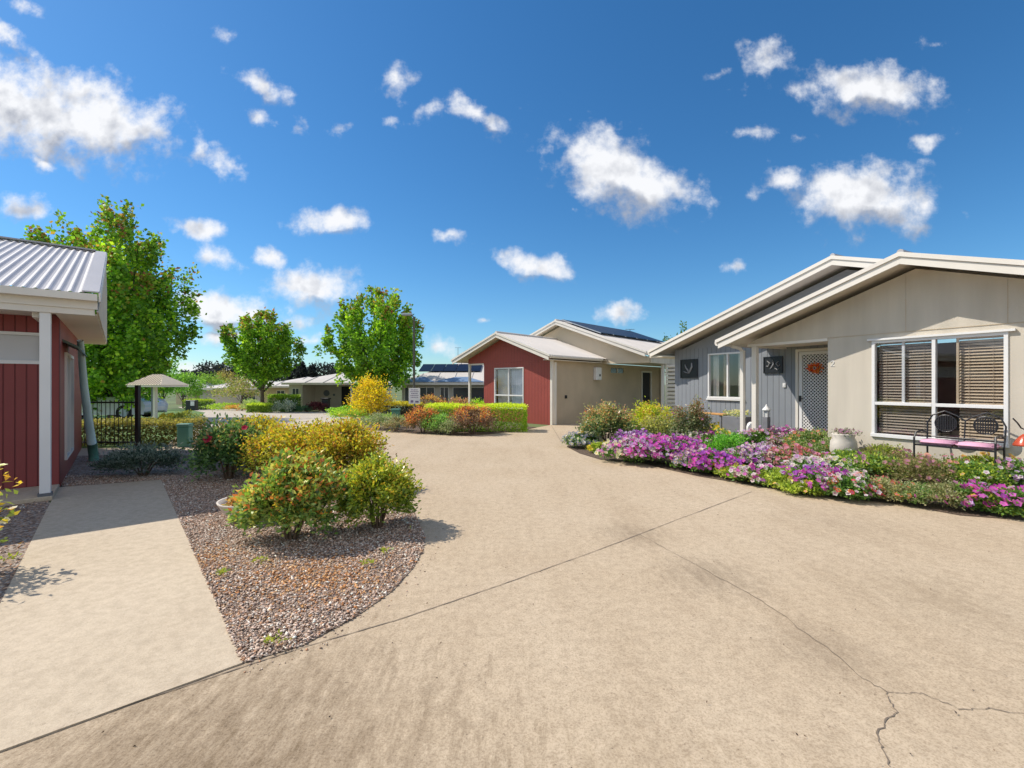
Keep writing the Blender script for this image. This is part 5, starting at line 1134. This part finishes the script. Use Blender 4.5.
# things in front of the far houses
clipped_hedge('far_hedge', 'tall clipped green hedge left of the porch house', ((at(272, 35.6), 35.6), (at(297, 35.6), 35.6)), 1.2, 1.25, 5000, .13, [(.10, .2, .03), (.07, .15, .02)], [(.3, .42, .05), (.24, .36, .04)])
clipped_hedge('far_hedge', 'low clipped hedge at the foot of the smallest tree', ((at(250, 33), 33), (at(270, 33), 33)), .8, .6, 2500, .12, [(.14, .24, .03), (.2, .3, .04)], [(.42, .5, .06), (.36, .45, .05)])
clipped_hedge('far_hedge', 'far low hedge before the pale roofed cottage', ((at(188, 47), 47), (at(211, 46), 46)), .9, 1.0, 3000, .15, [(.12, .2, .03), (.08, .15, .03)], [(.3, .38, .05)])
for i, (px, Y, rx, h, lo, lab) in enumerate((
  (316, 34.6, .8, .75, [(.14, .03, .04), (.10, .03, .04)], 'dark maroon shrub at the porch house corner'),
  (283, 33.5, .9, .9, [(.30, .34, .33), (.2, .25, .22), (.5, .52, .5)], 'silver leaved shrub in front of the tall hedge'),
  (300, 34.2, .9, .5, [(.05, .12, .08), (.08, .16, .08)], 'dark green cushion shrub by the porch house'),
  (346, 26.5, 1.0, .5, [(.18, .34, .04), (.26, .44, .05)], 'bright green roadside cushion in front of the porch house'),
  (358, 26.0, .7, .45, [(.2, .36, .05)], 'smaller green roadside cushion right of the bright one'),
  (222, 42, 1.6, .7, [(.3, .42, .05), (.2, .32, .04)], 'lime ground shrub by the far road bend'),
  (238, 40, 1.0, .6, [(.5, .4, .12), (.45, .2, .1)], 'orange flecked shrub by the far road bend'),
  (250, 37, .9, 1.0, [(.2, .3, .12), (.35, .4, .2)], 'pale green shrub left of the smallest tree'))):
    shrub('roadside_shrub', lab, at(px, Y), Y, rx, rx * .8, h, 1100, .13, lo, lo, .6, 'leaf', 0, None, 'low shrubs along the far road', clumps=30)
t = thing('wheelie_bin', 'black wheelie bin against the porch house wall', 'bin', (at(326, 35.9), 35.9, tz(0, 35.9)))
m = MB(); m.prism([(-.24, -.28, .05), (.24, -.28, .05), (.24, .28, .05), (-.24, .28, .05)], (0, 0, .95)); m.build('body', 'black_plastic', t, bevel=.04)
m = MB(); m.box(-.30, .30, -.34, .34, 1.003, 1.09); m.build('lid', 'black_plastic', t, bevel=.03)
for s in (-1, 1): m = MB(); m.tube([(s * .26, .28, .1), (s * .32, .28, .1)], .1, 12); m.build('wheel', 'tyre', t)
t = thing('meter_box', 'dark box with a white notice at the far road bend', 'box', (at(192, 42), 42, tz(0, 42)))
m = MB(); m.box(-.45, .45, -.2, .2, 0, .95); m.build('casing', 'black_plastic', t, bevel=.03); m = MB(); m.box(.0, .35, -.215, -.2, .45, .85); m.build('notice', 'sign_white', t)
loose_tree('blossom_tree', 'small pinkish white flowering tree beside the pale roofed cottage', at(242, 41), 41, 3.1, 4.6, 2600, .16, [(.55, .42, .36), (.36, .40, .12), (.5, .46, .16), (.26, .34, .08)], trunk_h=.8)
for i, (px, Y, h, w, pal, lab) in enumerate((
  (163, 44, 5.0, 4.0, [(.12, .26, .04), (.18, .34, .05)], 'fresh green tree right behind the cream shelter roof'),
  (183, 52, 4.0, 4.2, [(.14, .27, .04), (.2, .35, .06)], 'fresh green round tree at the end of the far road'),
  (205, 66, 4.2, 5.5, [(.2, .32, .05), (.15, .25, .05)], 'light green tree above the far cottage roofs'),
  (226, 75, 5.0, 6.0, [(.22, .2, .07), (.28, .22, .08)], 'olive brown tree above the pale roofed cottage'),
  (60, 24, 3.2, 6.0, [(.10, .2, .03), (.15, .28, .04)], 'low green tree behind the black fence on the far left'),
  (190, 26, 2.0, 1.6, [(.10, .2, .03), (.15, .28, .04)], 'narrow dark shrub tree right of the shelter'),
  )):
    if i == 5: continue
    loose_tree('garden_tree', lab, at(px, Y), Y, h, w, 3200, .2, pal, 'garden trees beyond the road', trunk_h=h * .2, mat='leaf')
# tree line on the horizon, each tree its own
HZ = [(.045, .055, .06), (.06, .065, .075), (.035, .04, .045)]
hz_list = [(192, 150, 9.5, 12, 'low dark tree at the left of the horizon line'), (203, 155, 10, 10, 'dark gum tree on the horizon left of the domed one'), (222, 150, 13.5, 17, 'big domed dark gum tree on the horizon above the far roofs'), (238, 152, 11, 12, 'dark gum tree on the horizon right of the domed one'),
  (296, 160, 12.8, 12, 'ragged dark tree on the horizon left of the two cypresses'), (302, 158, 13.6, 6, 'slim dark cypress nearer the ragged tree'), (312, 158, 12.6, 5, 'second slim dark cypress on the horizon above the porch house'), (323, 165, 12.2, 16, 'broad dark tree on the horizon above the porch house'), (336, 165, 11.8, 16, 'low broad dark tree at the right of the horizon line'), (262, 165, 10, 16, 'dark horizon tree hidden partly by the smallest tree'), (282, 165, 11, 14, 'dark horizon tree just right of the smallest tree')]
for (px, Y, h, w, lab) in hz_list:
    loose_tree('horizon_tree', lab, at(px, Y), Y, h * .78, w, 1500, .75, HZ, 'dark trees along the horizon', trunk_h=h * .25, clumps=22, conic='cypress' in lab)
for (px, Y, h, w, lab) in ((673, 40, 6.2, 2.0, 'bushy green tree top peeping over the grey house roof'), (684, 42, 6.9, .9, 'thin tree tip right of the bushy one over the grey house roof')):
    loose_tree('tree_behind_roof', lab, at(px, Y), Y, h + .84, w, 900, .22, [(.07, .13, .04), (.11, .18, .05)], trunk_h=h * .5, mat='leaf')
# fallen leaves and grit on the drive
n_ = 260
X = rng.random(n_) * 7 - 2.5; Y = 1.6 + rng.random(n_) * 7
ok = ~inpoly(X, Y, isl) & ~inpoly(X, Y, garden) & ~inpoly(X, Y, path_poly)
P = np.stack([X[ok], Y[ok], np.full(ok.sum(), .011)], 1)
o = leaves_mesh('leaf_litter', P, .013, pick([(.12, .08, .05), (.2, .13, .07), (.08, .06, .05)], len(P)), 'stone', None, None, 0.0)
o['kind'] = 'stuff'; tag(o, 'tiny scraps of dry leaf and grit scattered over the concrete drive', 'litter')
